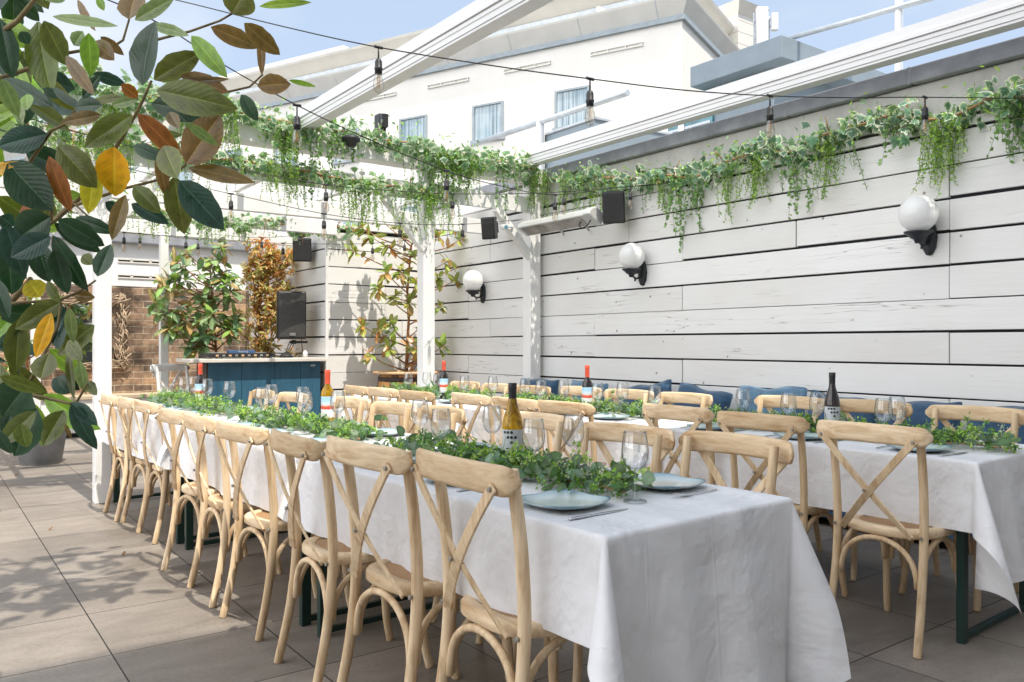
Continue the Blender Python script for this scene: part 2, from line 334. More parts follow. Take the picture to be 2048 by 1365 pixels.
def m_brick():
    m,nt,b=newmat('old_stock_brick'); v=coords(nt,rot=(PI/2,0,0))
    dv=noise(nt,v,3,3); 
    va=N(nt,'ShaderNodeVectorMath'); va.operation='MULTIPLY_ADD'; va.inputs[1].default_value=(.03,.03,.03); cv=N(nt,'ShaderNodeTexNoise'); cv.inputs['Scale'].default_value=5; L(nt,v,cv.inputs['Vector']); L(nt,cv.outputs['Color'],va.inputs[0]); L(nt,v,va.inputs[2])
    bt=N(nt,'ShaderNodeTexBrick'); L(nt,va.outputs[0],bt.inputs['Vector'])
    bt.inputs['Scale'].default_value=1; bt.inputs['Brick Width'].default_value=.25; bt.inputs['Row Height'].default_value=.092; bt.inputs['Mortar Size'].default_value=.007; bt.inputs['Mortar Smooth'].default_value=.3; bt.inputs['Bias'].default_value=0
    bt.inputs['Color1'].default_value=(.45,.30,.20,1); bt.inputs['Color2'].default_value=(.17,.12,.09,1); bt.inputs['Mortar'].default_value=(.52,.43,.33,1)
    f=noise(nt,v,2.2,6,.65); r=ramp(nt,[(.36,(.28,.27,.26)),(.5,(.9,.9,.88)),(.68,(1.4,1.3,1.12))]); L(nt,f,r.inputs[0])
    f3=noise(nt,v,16,5); r3=ramp(nt,[(.3,(.65,.62,.6)),(.6,(1.05,1.05,1.05))]); L(nt,f3,r3.inputs[0])
    L(nt,mix(nt,1,mix(nt,1,bt.outputs['Color'],r.outputs[0],'MULTIPLY'),r3.outputs[0],'MULTIPLY'),b.inputs['Base Color'])
    b.inputs['Roughness'].default_value=.9
    inv=N(nt,'ShaderNodeMath'); inv.operation='MULTIPLY_ADD'; inv.inputs[1].default_value=-1; inv.inputs[2].default_value=1; L(nt,bt.outputs['Fac'],inv.inputs[0])
    ad=N(nt,'ShaderNodeMath'); ad.operation='MULTIPLY_ADD'; ad.inputs[1].default_value=.6; L(nt,f3,ad.inputs[0]); L(nt,inv.outputs[0],ad.inputs[2])
    bump(nt,b,ad.outputs[0],.7,.012); return m
M_BRICK=m_brick()
def m_tile():
    m,nt,b=newmat('porcelain_paving'); tc=N(nt,'ShaderNodeTexCoord')
    mp=N(nt,'ShaderNodeMapping'); mp.vector_type='POINT'; mp.inputs['Location'].default_value=(-.63/.606,-3.57/.6,0); mp.inputs['Scale'].default_value=(1/.606,1/.6,1); L(nt,tc.outputs['Object'],mp.inputs['Vector'])
    bt=N(nt,'ShaderNodeTexBrick'); bt.offset=0; bt.offset_frequency=1; bt.squash=1; L(nt,mp.outputs[0],bt.inputs['Vector'])
    bt.inputs['Scale'].default_value=1; bt.inputs['Brick Width'].default_value=1; bt.inputs['Row Height'].default_value=1; bt.inputs['Mortar Size'].default_value=.0048; bt.inputs['Mortar Smooth'].default_value=.15
    bt.inputs['Color1'].default_value=(0,0,0,1); bt.inputs['Color2'].default_value=(1,1,1,1); bt.inputs['Bias'].default_value=0
    tone=ramp(nt,[(0,(.78,.775,.77)),(1,(1.10,1.09,1.08))]); L(nt,bt.outputs['Color'],tone.inputs[0])
    vx=coords(nt,(1.0,2.6,1)); f=noise(nt,vx,2.2,8,.68,.5)
    r=ramp(nt,[(.25,(.215,.19,.165)),(.5,(.275,.245,.215)),(.75,(.34,.308,.272))]); L(nt,f,r.inputs[0])
    f2=noise(nt,tc.outputs['Object'],1.3,6,.65); r2=ramp(nt,[(.3,(.62,.61,.60)),(.48,(.95,.94,.93)),(.7,(1.1,1.08,1.06))]); L(nt,f2,r2.inputs[0])
    f4=noise(nt,tc.outputs['Object'],55,3,.7); r4=ramp(nt,[(.3,(.85,.85,.85)),(.6,(1.03,1.03,1.03))]); L(nt,f4,r4.inputs[0])
    c=mix(nt,1,mix(nt,1,mix(nt,1,r.outputs[0],tone.outputs[0],'MULTIPLY'),r2.outputs[0],'MULTIPLY'),r4.outputs[0],'MULTIPLY')
    c=mix(nt,bt.outputs['Fac'],c,(.012,.011,.010)); L(nt,c,b.inputs['Base Color'])
    rr=ramp(nt,[(.3,(.38,)*3),(.7,(.6,)*3)]); L(nt,f2,rr.inputs[0]); L(nt,rr.outputs[0],b.inputs['Roughness']); b.inputs['Specular IOR Level'].default_value=.35
    inv=N(nt,'ShaderNodeMath'); inv.operation='MULTIPLY_ADD'; inv.inputs[1].default_value=-1; inv.inputs[2].default_value=1; L(nt,bt.outputs['Fac'],inv.inputs[0])
    ad=N(nt,'ShaderNodeMath'); ad.operation='MULTIPLY_ADD'; ad.inputs[1].default_value=.12; L(nt,f,ad.inputs[0]); L(nt,inv.outputs[0],ad.inputs[2])
    bump(nt,b,ad.outputs[0],.5,.006); return m
M_TILE=m_tile()
def m_bluewood():
    m,nt,b=newmat('blue_painted_board'); v=coords(nt,(1,1,1)); f=noise(nt,coords(nt,(3,3,.7)),5,6,.65)
    r=ramp(nt,[(.3,(.022,.085,.14)),(.6,(.035,.125,.20)),(.8,(.05,.16,.24))]); L(nt,f,r.inputs[0]); L(nt,r.outputs[0],b.inputs['Base Color']); b.inputs['Roughness'].default_value=.45; return m
M_BLUEB=m_bluewood()
def m_fabric(name,c):
    m,nt,b=newmat(name); v=coords(nt); f=noise(nt,v,9,5,.6,1.0); r=ramp(nt,[(.3,[x*.7 for x in c]),(.7,[x*1.15 for x in c])]); L(nt,f,r.inputs[0]); L(nt,r.outputs[0],b.inputs['Base Color'])
    b.inputs['Roughness'].default_value=.8; b.inputs['Sheen Weight'].default_value=.3; bump(nt,b,f,.6,.02); return m
M_CUSH=m_fabric('blue_canvas',(.022,.075,.15)); M_CUSH2=m_fabric('teal_blue_canvas',(.09,.19,.29))
M_PATT=plain('blue_patterned_bench',(.05,.13,.25),.7,0,.3,.7,40)
M_BARREL=plain('barrel_oak',(.62,.31,.10),.55,0,.4,.4,9,.2); M_BTOP=plain('barrel_rim_board',(.62,.40,.22),.55,0,.4,.15)
M_HOOP=plain('rusty_hoop',(.07,.05,.045),.6,.3)
M_GREY=plain('grey_cladding',(.22,.27,.31),.5,0,.4,.08,2); M_GREYL=plain('light_grey_metal',(.50,.54,.57),.4,.3)
M_GREYD=plain('dark_blue_grey',(.14,.19,.25),.5)
M_OPAL=None
def m_opal():
    m,nt,b=newmat('opal_glass'); b.inputs['Roughness'].default_value=.12; b.inputs['Coat Weight'].default_value=.3
    t=N(nt,'ShaderNodeBsdfTranslucent'); t.inputs['Color'].default_value=(1,1,1,1)
    f=noise(nt,coords(nt),4,2); r=ramp(nt,[(.3,(.955,.955,.95)),(.7,(.975,.975,.97))]); L(nt,f,r.inputs[0]); L(nt,r.outputs[0],b.inputs['Base Color'])
    ms=N(nt,'ShaderNodeMixShader'); ms.inputs[0].default_value=.35
    L(nt,b.outputs[0],ms.inputs[1]); L(nt,t.outputs[0],ms.inputs[2]); L(nt,ms.outputs[0],nt.nodes['Material Output'].inputs[0]); return m
M_OPAL=m_opal()
M_FACADE=m_white('cream_white_facade',(.79,.765,.71),.8,.05,(.3,.3,.1))
M_CREAM=plain('cream_cladding',(.70,.68,.63),.6,0,.3,.06,1.5); M_SOFFIT=plain('soffit_panel',(.70,.67,.61),.6,0,.3,.08,1.5)
M_GUTTER=plain('grey_gutter',(.30,.35,.38),.4)
def m_window():
    m,nt,b=newmat('curtained_glass'); oi=N(nt,'ShaderNodeObjectInfo'); tc=N(nt,'ShaderNodeTexCoord')
    mp=N(nt,'ShaderNodeMapping'); mp.inputs['Scale'].default_value=(9,1,.25); L(nt,tc.outputs['Object'],mp.inputs['Vector'])
    f=noise(nt,mp.outputs[0],1.0,4,.6,.3); r=ramp(nt,[(.30,(.10,.15,.18)),(.42,(.30,.38,.42)),(.55,(.58,.63,.64)),(.75,(.72,.75,.75))]); L(nt,f,r.inputs[0])
    mp2=N(nt,'ShaderNodeMapping'); mp2.inputs['Scale'].default_value=(.7,1,.5); L(nt,tc.outputs['Object'],mp2.inputs['Vector'])
    f2=noise(nt,mp2.outputs[0],1.3,2); r2=ramp(nt,[(.4,(.55,.68,.75)),(.62,(1,1,1))]); L(nt,f2,r2.inputs[0])
    L(nt,mix(nt,1,r.outputs[0],r2.outputs[0],'MULTIPLY'),b.inputs['Base Color']); b.inputs['Roughness'].default_value=.08; b.inputs['Specular IOR Level'].default_value=.6; return m
M_WIN=m_window()
M_TEAL=plain('tinted_glass',(.08,.22,.27),.12,0,.6,.5,3)
M_MIRROR=plain('mirror_glass',(.75,.78,.8),.03,1.0,.5,.02); M_DRIFT=plain('driftwood',(.42,.32,.22),.85,0,.2,.45,22,.4)
M_GROUND=plain('city_ground',(.12,.12,.12),.9); M_SOIL=plain('soil',(.06,.045,.03),.95); M_POT=plain('grey_pot',(.3,.31,.33),.7,0,.3,.2,6,.2)
M_BUILD=plain('pale_bounce_masonry',(.62,.58,.54),.85,0,.2,.1,3)  # pale tone chosen to bounce light onto the near tablecloth
M_WIRE=plain('black_cable',(.02,.018,.018),.6); M_FIL=plain('filament',(.8,.42,.15),.4)
M_HEAT=plain('heater_enamel',(.62,.62,.60),.35,.2,.5,.06); M_HGLASS=plain('heater_glass',(.38,.36,.33),.15,.5,.6,.4,7)
M_TWIG=plain('dry_twig',(.42,.24,.12),.8)
M_SCREEN=plain('blue_screen',(.06,.12,.24),.15); M_SILV=plain('silver_trim',(.5,.5,.48),.3,.7)

def m_bulb():
    m,nt,b=newmat('bulb_glass'); nt.nodes.remove(b)
    lw=N(nt,'ShaderNodeLayerWeight'); lw.inputs['Blend'].default_value=.5
    r=ramp(nt,[(0,(.93,.90,.85)),(.6,(.82,.80,.76)),(1,(.40,.39,.38))]); L(nt,lw.outputs['Facing'],r.inputs[0])
    tr=N(nt,'ShaderNodeBsdfTransparent'); L(nt,r.outputs[0],tr.inputs['Color']); gl=N(nt,'ShaderNodeBsdfGlossy'); gl.inputs['Roughness'].default_value=.05
    rf=ramp(nt,[(0,(.08,)*3),(.8,(.25,)*3),(1,(.6,)*3)]); L(nt,lw.outputs['Facing'],rf.inputs[0])
    ms=N(nt,'ShaderNodeMixShader'); L(nt,rf.outputs[0],ms.inputs[0]); L(nt,tr.outputs[0],ms.inputs[1]); L(nt,gl.outputs[0],ms.inputs[2]); L(nt,ms.outputs[0],nt.nodes['Material Output'].inputs[0]); return m
M_BULB=m_bulb()
# ------------------------------------------------------------------ light, sky, camera
SUN=Vector((.02,-.52,1)).normalized()           # towards the sun
el=math.asin(SUN.z); az=math.atan2(SUN.x,SUN.y)
W=bpy.data.worlds.new('World'); SC.world=W; W.use_nodes=True; nt=W.node_tree; bg=nt.nodes['Background']
sky=nt.nodes.new('ShaderNodeTexSky'); sky.sky_type='NISHITA'; sky.sun_disc=False; sky.sun_elevation=el; sky.sun_rotation=az; sky.air_density=1.0; sky.dust_density=1.6; sky.ozone_density=1.0
tc=nt.nodes.new('ShaderNodeTexCoord'); mp=nt.nodes.new('ShaderNodeMapping'); mp.inputs['Scale'].default_value=(1,1,2.0); mp.inputs['Location'].default_value=(.35,.2,.4); L(nt,tc.outputs['Generated'],mp.inputs['Vector'])
f=noise(nt,mp.outputs[0],1.7,5,.5,.6)
r=ramp(nt,[(.44,(.0,)*3),(.70,(.85,)*3)],'EASE'); L(nt,f,r.inputs[0])
sk2=mix(nt,.62,sky.outputs[0],(5.6,6.8,8.6))
haze=mix(nt,r.outputs[0],sk2,(7.6,7.7,7.9))
FILL_BANK=20.0
# added bright patch low in the unseen west sky, fills the shaded wall
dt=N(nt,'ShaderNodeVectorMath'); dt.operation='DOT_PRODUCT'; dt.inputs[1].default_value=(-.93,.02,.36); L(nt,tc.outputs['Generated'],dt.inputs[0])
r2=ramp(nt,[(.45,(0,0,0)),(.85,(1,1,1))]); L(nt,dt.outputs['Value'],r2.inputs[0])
c=mix(nt,r2.outputs[0],haze,(FILL_BANK,FILL_BANK*1.01,FILL_BANK*1.04)); L(nt,c,bg.inputs['Color'])
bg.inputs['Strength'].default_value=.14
sl=bpy.data.lights.new('sun','SUN'); sl.energy=5.0; sl.angle=math.radians(.5); sl.color=(1,.93,.82)
so=bpy.data.objects.new('sun',sl); COL.objects.link(so); so.rotation_euler=SUN.to_track_quat('Z','Y').to_euler(); so.location=(0,-4,14)
cam=bpy.data.cameras.new('camera'); co=bpy.data.objects.new('camera',cam); COL.objects.link(co); SC.camera=co
co.location=(0,0,CH); co.rotation_euler=(PI/2,0,-YAW); cam.lens=CF/2048*36; cam.sensor_width=36; cam.shift_y=(HY-682.5)/2048; cam.clip_end=3000; cam.clip_start=.05
SC.view_settings.view_transform='Standard'; SC.view_settings.look='None'; SC.view_settings.exposure=0; SC.view_settings.gamma=1
SC.render.engine='CYCLES'; SC.cycles.max_bounces=10; SC.cycles.transparent_max_bounces=40; SC.cycles.caustics_refractive=False; SC.cycles.caustics_reflective=False

# ------------------------------------------------------------------ ground, floor
b=MB(); b.add([(-900,-900,-.06),(900,-900,-.06),(900,900,-.06),(-900,900,-.06)],[(0,1,2,3)],None,False); obj('ground',b,M_GROUND,kind='structure')
b=MB(); b.add([(-5,-3,0),(5.56,-3,0),(5.56,12.56,0),(-5,12.56,0)],[(0,1,2,3)],None,False); obj('terrace_floor',b,M_TILE,kind='structure')

# ------------------------------------------------------------------ plank walls
ROW0,PITCH=.879-4*.2225,.2225
def planks(mb,u0,u1,z1,place,battens,rng,thick=.03):
    """boards in rows; place(u,z,n)->Vector"""
    k=0
    while True:
        z=ROW0+k*PITCH
        if z>z1-.05: break
        zt=min(z+PITCH,z1)
        cuts=[u0]; u=u0+rng.choice(battens[:3])
        bs=[x for x in battens if u0+.3<x<u1-.3]; pick=[x for x in bs if rng.random()<.42]
        cuts+=sorted(pick)+[u1]
        for a,c in zip(cuts,cuts[1:]):
            g0,g1=rng.choice([.002,.006,.010,.013,.018]),rng.uniform(.002,.006)
            t0,t1=rng.uniform(-.003,.003),rng.uniform(-.003,.003)
            n=thick+rng.uniform(-.006,.006); a2,c2=a+.0025,c-.0025
            q=[place(a2,z+g0+t0,0),place(c2,z+g0+t1,0),place(c2,zt-g1+t1,0),place(a2,zt-g1+t0,0)]
            q2=[place(a2,z+g0+t0,n),place(c2,z+g0+t1,n),place(c2,zt-g1+t1,n),place(a2,zt-g1+t0,n)]
            col=(rng.random(),rng.random(),rng.random())
            mb.add(q+q2,[(3,2,1,0),(4,5,6,7),(0,1,5,4),(1,2,6,5),(2,3,7,6),(3,0,4,7)],col,False)
        k+=1
rg=random.Random(11)
w=thing('plank_wall','long white plank-clad garden wall with dark gaps and slate coping','wall',(5.6,3,0))
w.location=(0,0,0)
b=MB(); planks(b,-3,9.55,2.74,lambda u,z,n:Vector((5.58-n,u,z)),[2.63+1.17*i for i in range(-5,7)]+[5.65,8.0,1.0],rg)
obj('plank_cladding',b,M_PLANK,w,bevel=.003)
b=MB(); b.box(5.58,-3,0,5.78,9.56,2.75); obj('backing',b,M_GAP,w)
b=MB(); b.box(5.565,-3,2.765,5.80,9.55,3.03); obj('render_band',b,M_RENDER,w,bevel=.006)
b=MB(); y=-3
while y<9.4:
    y2=min(y+.98,9.56); b.box(5.50,y+.006,3.035,5.86,y2-.006,3.15); b.box(5.497,y2-.012,3.03,5.52,y2+.012,3.153); y=y2
obj('coping',b,M_SLATE,w,bevel=.008)
w=thing('plank_enclosure','white plank-clad box jutting from the corner behind the barrel planter','wall',(0,0,0))
b=MB(); planks(b,4.13,5.55,2.70,lambda u,z,n:Vector((u,9.59-n,z)),[4.25,4.95,5.2],rg); planks(b,9.562,12.5,2.70,lambda u,z,n:Vector((4.16-n,u,z)),[10.3,11.4],rg)
obj('plank_cladding',b,M_PLANK,w,bevel=.003)
b=MB(); b.box(4.162,9.592,0,5.57,12.45,2.69); obj('backing',b,M_GAP,w)
b=MB(); b.box(4.10,9.53,2.70,5.56,12.5,2.76); obj('cap_board',b,M_WPAINT,w,bevel=.006)
b=MB(); b.box(4.122,9.552,.0,4.158,9.588,2.70); obj('corner_trim',b,M_WPAINT,w,bevel=.004)

# ------------------------------------------------------------------ brick end wall
w=thing('brick_wall','old brown brick end wall with white rendered top and lead flashing','wall',(0,0,0))
b=MB(); b.add([(-6,12.5,0),(4.16,12.5,0),(4.16,12.5,2.06),(-6,12.5,2.06),(-6,12.8,2.06),(4.16,12.8,2.06)],[(0,1,2,3),(3,2,5,4)],None,False)
obj('brickwork',b,M_BRICK,w)
b=MB(); b.box(-6,12.515,2.06,4.16,12.8,2.66); obj('rendered_band',b,M_RENDERW,w)
b=MB(); b.box(-6,12.40,2.66,4.14,12.85,2.86); obj('lead_flashing',b,M_SLATE,w,bevel=.02)
for zc in (2.42,2.20):
    b=MB(); 
    b.box(2.28,12.50,zc-.03,2.92,12.514,zc-.012); b.box(2.28,12.50,zc+.012,2.92,12.514,zc+.03)
    for k in range(2): b.tube([(2.46+k*.25,12.50,zc+.005),(2.46+k*.25,12.515,zc+.005)],.02,10)
    obj('vent_grille',b,M_SOFFIT,w)
    b=MB(); b.box(2.29,12.511,zc-.012,2.91,12.5145,zc+.012); obj('vent_slot',b,M_BLACK,w)
w=thing('plinth_bench','low white rendered ledge with pale timber top along the brick wall','bench',(0,0,0))
b=MB(); b.box(-6,12.05,.06,2.9,12.497,.50); obj('base',b,M_RENDERW,w,bevel=.01)
b=MB(); b.box(-6,12.02,.50,2.92,12.497,.545); obj('seat_board',b,plain('weathered_board',(.52,.42,.30),.8),w,bevel=.004)
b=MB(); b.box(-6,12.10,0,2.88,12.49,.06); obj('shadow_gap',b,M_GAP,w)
# mirror with driftwood frame
w=thing('mirror','rectangular mirror in a driftwood stick frame hung on the brick wall','mirror',(1.95,12.46,1.40))
b=MB(); b.box(-.33,-.005,-.42,.33,.03,.42); g=obj('mirror_glass',b,M_MIRROR,w); g.rotation_euler=(math.radians(-4),0,math.radians(13))
b=MB(); rr=random.Random(3)
for side in range(4):
    for k in range(70):
        t=rr.uniform(-1,1); off=rr.uniform(-.055,.055); a=rr.gauss(0,.55); ln=rr.uniform(.05,.11); d=rr.uniform(-.055,-.01)
        if side<2: cx,cz=t*.41,(.45+off)*(1 if side else -1); dx,dz=math.cos(a)*ln,math.sin(a)*ln*.8
        else: cx,cz=(.38+off)*(1 if side==3 else -1),t*.49; dx,dz=math.sin(a)*ln*.8,math.cos(a)*ln
        b.tube([(cx-dx,d,cz-dz),(cx,d-.012,cz),(cx+dx,d,cz+dz)],[rr.uniform(.006,.011)]*3,5)
obj('driftwood_frame',b,M_DRIFT,w)

# ------------------------------------------------------------------ pergola
pg=thing('pergola','white painted timber pergola with posts, braces and crossing beams','pergola',(0,0,0))
def beam(name,x0,y0,z0,x1,y1,z1): 
    b=MB(); b.box(x0,y0,z0,x1,y1,z1); return obj(name,b,M_WPAINT,pg,bevel=.006)
for (x,y,h,wd) in ((1.17,7.04,2.975,.12),(4.10,7.04,2.975,.13),(5.42,7.02,2.975,.14),(2.45,10.6,2.57,.095),(1.08,10.6,2.57,.095),(-1.6,7.04,2.975,.12)):
    beam('post',x-wd/2,y-wd/2,0,x+wd/2,y+wd/2,h)
beam('beam',-4,6.93,2.98,5.54,7.10,3.14)
beam('beam',-4,6.955,2.66,5.54,6.978,2.83)
for y,z in ((8.05,2.56),(9.2,2.56),(10.65,2.575)):
    beam('beam',-4,y-.035,z,4.1 if y>9 else 5.54,y+.035,z+.17)
for x in (-2.6,-1.73,-.9,-.04,.83,1.7,2.57,3.44,4.31,5.2):
    beam('rafter',x-.03,7.11,2.76,x+.03,10.9 if x<4.1 else 8.3,2.90)
for (x,y,sx) in ((4.10,7.0,-1),(5.42,6.99,-1),(1.17,7.0,-1),(1.17,7.0,1)):
    b=MB(); b.strip([(x+sx*.05,y-.01,2.18),(x+sx*.50,y-.01,2.665)],(0,1,0),.075,.075); obj('brace',b,M_WPAINT,pg,bevel=.005)
# sliding roof rails
for i,(x,lab) in enumerate(((2.79,'left white aluminium roof rail sloping out over the tables to the pergola'),(5.30,'right white aluminium roof rail running just above the slate-topped wall'))):
    rail=thing('roof_rail',lab,'roof rail',(x,0,0),0,'retractable roof rails')
    b=MB(); prof=[(-.055,3.15),(.055,3.15),(.055,3.205),(.062,3.21),(.062,3.27),(.055,3.275),(.055,3.335),(-.055,3.335),(-.055,3.275),(-.062,3.27),(-.062,3.21),(-.055,3.205)]
    n=len(prof); vs=[(p[0],-2.0,p[1]) for p in prof]+[(p[0],7.05,p[1]) for p in prof]
    b.add(vs,[tuple(range(n)),tuple(range(2*n-1,n-1,-1))]+[((k+1)%n,k,k+n,(k+1)%n+n) for k in range(n)],None,False); obj('rail_profile',b,M_WALU,rail)
    b=MB(); b.box(-.068,-2,3.236,-.0625,7.04,3.243); b.box(-.0575,-2,3.165,-.0555,7.04,3.17); obj('groove_seal',b,plain('grey_seal',(.25,.24,.23),.6),rail)

# ------------------------------------------------------------------ buildings
bl=thing('shade_building','pale unseen building added behind the photographer to shade the near tables','building',(0,0,0))
b=MB(); b.box(-7,-9,0,12,-2.6,11.9); obj('wall',b,M_BUILD,bl)  # added off-camera block; its height casts the foreground shade
for k in range(3):
    for j in range(6):
        b=MB(); b.box(-5.6+j*2.9,-2.6,2.6+k*2.9,-4.3+j*2.9,-2.585,4.4+k*2.9); obj('window',b,M_TEAL,bl)
fb=thing('white_building','large cream white rendered building with stepped panelled eaves','building',(14.4,21.66,0),math.atan2(-.922,.389))
b=MB(); b.box(-60,0,0,6.9,14,10.22); obj('wall',b,M_FACADE,fb)
def sweep(profile,name,mat,x0=-60,x1=6.9,back=14):
    """cornice: profile of (out,z) swept along the front and round the right-hand side"""
    b=MB(); n=len(profile)
    vs=[(x0,-o,z) for o,z in profile]+[(x1+o,-o,z) for o,z in profile]+[(x1+o,back,z) for o,z in profile]
    fs=[(i+s*n,i+1+s*n,i+1+(s+1)*n,i+(s+1)*n) for s in (0,1) for i in range(n-1)]
    b.add(vs,fs,None,False); return obj(name,b,mat,fb)
sweep([(0,10.20),(.10,10.20),(.10,10.34),(-.1,10.36)],'gutter',M_GUTTER)
sweep([(.02,10.37),(.28,10.78),(.30,10.84),(-.37,10.88)],'eaves',M_CREAM)
sweep([(-.38,10.88),(-.38,11.28)],'upper_wall',M_GREYL)
sweep([(-.40,11.29),(.02,11.62),(.05,11.70),(-3.5,12.0)],'upper_eaves',M_CREAM)
for k in range(24):
    x=6.2-2.4*k; b=MB(); b.add([(x,-.024,10.372),(x+.025,-.024,10.372),(x+.025,-.289,10.79),(x,-.289,10.79)],[(0,1,2,3)],None,False); obj('eaves_joint',b,M_GREYL,fb)
b=MB(); b.box(-18,2.2,11.6,-7.6,8,12.95); b.box(-18.05,2.15,12.6,-7.55,8.05,12.66); obj('roof_room',b,M_CREAM,fb,bevel=.02)
for x in (-11.5,-3.6,4.4):
    b=MB(); b.box(x,-.25,10.86,x+.12,.7,11.02); obj('eaves_bracket',b,M_CREAM,fb)
for k in range(-14,3):
    for row,z in enumerate((7.68,4.7,1.7)):
        x0=-.05+(k-1)*2.98+2.98
        if x0+1.16>6.5: continue
        b=MB(); b.box(x0-.05,-.09,z-.03,x0+1.21,.0,z+.05); b.box(x0,-.05,z+1.12,x0+1.16,.0,z+1.18); b.box(x0,-.05,z+.05,x0+.07,.0,z+1.12); b.box(x0+1.09,-.05,z+.05,x0+1.16,.0,z+1.12)
        fr=obj('window',b,M_GUTTER,fb)
        b=MB(); b.box(x0+.06,-.006,z+.05,x0+1.10,-.003,z+1.13); obj('pane',b,M_WIN,fr)
        fr.data.materials[0]=M_GUTTER
    x0=-1.85+(k-1)*2.98+2.98
    if x0<5.5:
        b=MB(); b.box(x0,-.05,9.70,x0+1.65,.0,9.725); b.box(x0,-.05,9.80,x0+1.65,.0,9.82)
        for q in (0,.55,1.1,1.6): b.box(x0+q,-.045,9.725,x0+q+.03,-.01,9.80)
        obj('wall_rail',b,M_FACADE,fb)
# clad stair tower with phone masts, far right
tw=thing('roof_tower','white panel-clad rooftop tower beside the far building','tower',(0,0,0))
c0=P(1505,300,27); 
tw.location=(c0.x,c0.y,0); tw.rotation_euler=(0,0,math.radians(0))
b=MB(); b.box(-.75,0,6,.35,3.2,12.05); obj('tower_wall',b,M_CREAM,tw)
b=MB(); b.add([(-.75,0,12.05),(.35,0,12.05),(.35,3.2,12.05),(-.75,3.2,12.05),(-1.0,-.25,12.42),(.6,-.25,12.42),(.6,3.4,12.42),(-1.0,3.4,12.42)],[(0,1,5,4),(1,2,6,5),(2,3,7,6),(3,0,4,7),(4,5,6,7)],None,False); obj('flared_top',b,M_SOFFIT,tw)
for k in range(8):
    b=MB(); b.box(-.754,-.004,9.2+.38*k,.354,3.2,9.212+.38*k); obj('panel_joint',b,M_GAP if 0 else plain('joint',(.4,.37,.33),.8) if k==0 else bpy.data.materials['joint'],tw)
for i,(px,py0,py1,wd,lab) in enumerate(((1524,15,100,.36,'tall white phone antenna panel beside the rooftop tower'),(1549,27,62,.2,'small white phone antenna panel, outermost beside the tower'))):
    a=thing('phone_antenna',lab,'antenna',(0,0,0),0,'rooftop phone antennas'); p0=P(px,py1,25); p1=P(px,py0,25); a.location=p0; a.rotation_euler=(0,0,-YAW)
    h=p1.z-p0.z; b=MB(); b.box(-wd/2,-.08,0,wd/2,.08,h); obj('panel',b,M_WALU,a,bevel=.03)
    b=MB(); b.tube([(-.05-wd*.4,.14,-1.2),(-.05-wd*.4,.14,h*.9)],.035,8); b.box(-.05-wd*.4,.05,h*.3,.0,.14,h*.36); b.box(-.05-wd*.4,.05,h*.7,.0,.14,h*.76); obj('mounting_pole',b,M_GREYL,a)
# grey flat-topped lift house
gh=thing('grey_roof_house','blue-grey clad rooftop cabin with deep overhanging flat fascia','building',(12,8.5,0))
b=MB(); b.box(0,0,6.18,4.2,2.05,6.57); obj('fascia',b,M_GREY,gh,bevel=.015)
b=MB(); b.box(.35,.4,2.7,4.0,1.75,6.18); obj('wall',b,M_GREY,gh)
b=MB(); b.box(.30,1.76,2.7,1.2,2.9,6.05); obj('glazed_wing',b,M_TEAL,gh)
for zz in (3.4,4.1,4.8,5.5): 
    b=MB(); b.box(.285,1.80,zz,.298,2.9,zz+.05); obj('glazing_bar',b,M_GREYL,gh)
b=MB(); b.box(.27,2.45,2.7,.297,2.6,6.1); obj('corner_post',b,M_WALU,gh)
b=MB(); b.box(2.0,-.012,6.18,2.16,-.001,6.56); obj('fascia_strip',b,M_GREYD,gh)
nb=thing('flat_roof_building','low flat-roofed neighbouring building beyond the plank wall','building',(0,0,0))
b=MB(); b.box(5.9,-6,0,17,13.5,2.7); obj('wall',b,M_RENDER,nb)
cb=thing('roof_cabinet','low grey metal rooftop cabinet under the pipe rail','cabinet',(8.1,8.95,2.7))
b=MB(); b.box(0,0,0,2.2,1.32,1.87); obj('casing',b,M_GREY,cb,bevel=.01)
b=MB(); b.box(-.03,-.03,1.87,2.23,1.35,1.91); obj('lid',b,M_GREYL,cb,bevel=.008)
cb=thing('roof_unit','dark blue-grey rooftop plant unit just above the coping','cabinet',(7.5,5.75,2.7))
b=MB(); b.box(0,0,0,1.3,.55,.95); obj('casing',b,M_GREYD,cb,bevel=.01)
b=MB(); b.box(1.0,-.9,0,2.3,-.1,1.0); obj('louvre_casing',b,M_GREYL,cb,bevel=.01)
b=MB(); b.box(1.25,-.91,.35,2.0,-.905,.75); obj('dark_grille',b,M_GREYD,cb)
for nm,lab,pts,stub in (('pipe_rail','grey tube rail on a short white stub in front of the facade',[(8,8.16,4.75),(8,12.1,4.80)],(8,10.15)),('pipe_rail','grey tube rail against the sky above the grey cabin',[(12.5,6.0,6.52),(12.5,9.2,6.70)],(12.5,6.72))):
    a=thing(nm,lab,'rail',(stub[0],stub[1],2.7),0,'rooftop tube rails'); b=MB(); b.tube([(Vector(q)-a.location) for q in pts],.045,12); obj('tube',b,M_GREYL,a)
    b=MB(); tall=stub[0]>10; b.tube([(.0,0,0),(0.05 if tall else .02,0,4.4+.9 if tall else 2.35)],.06 if tall else .07,12); obj('upright',b,M_WALU,a)
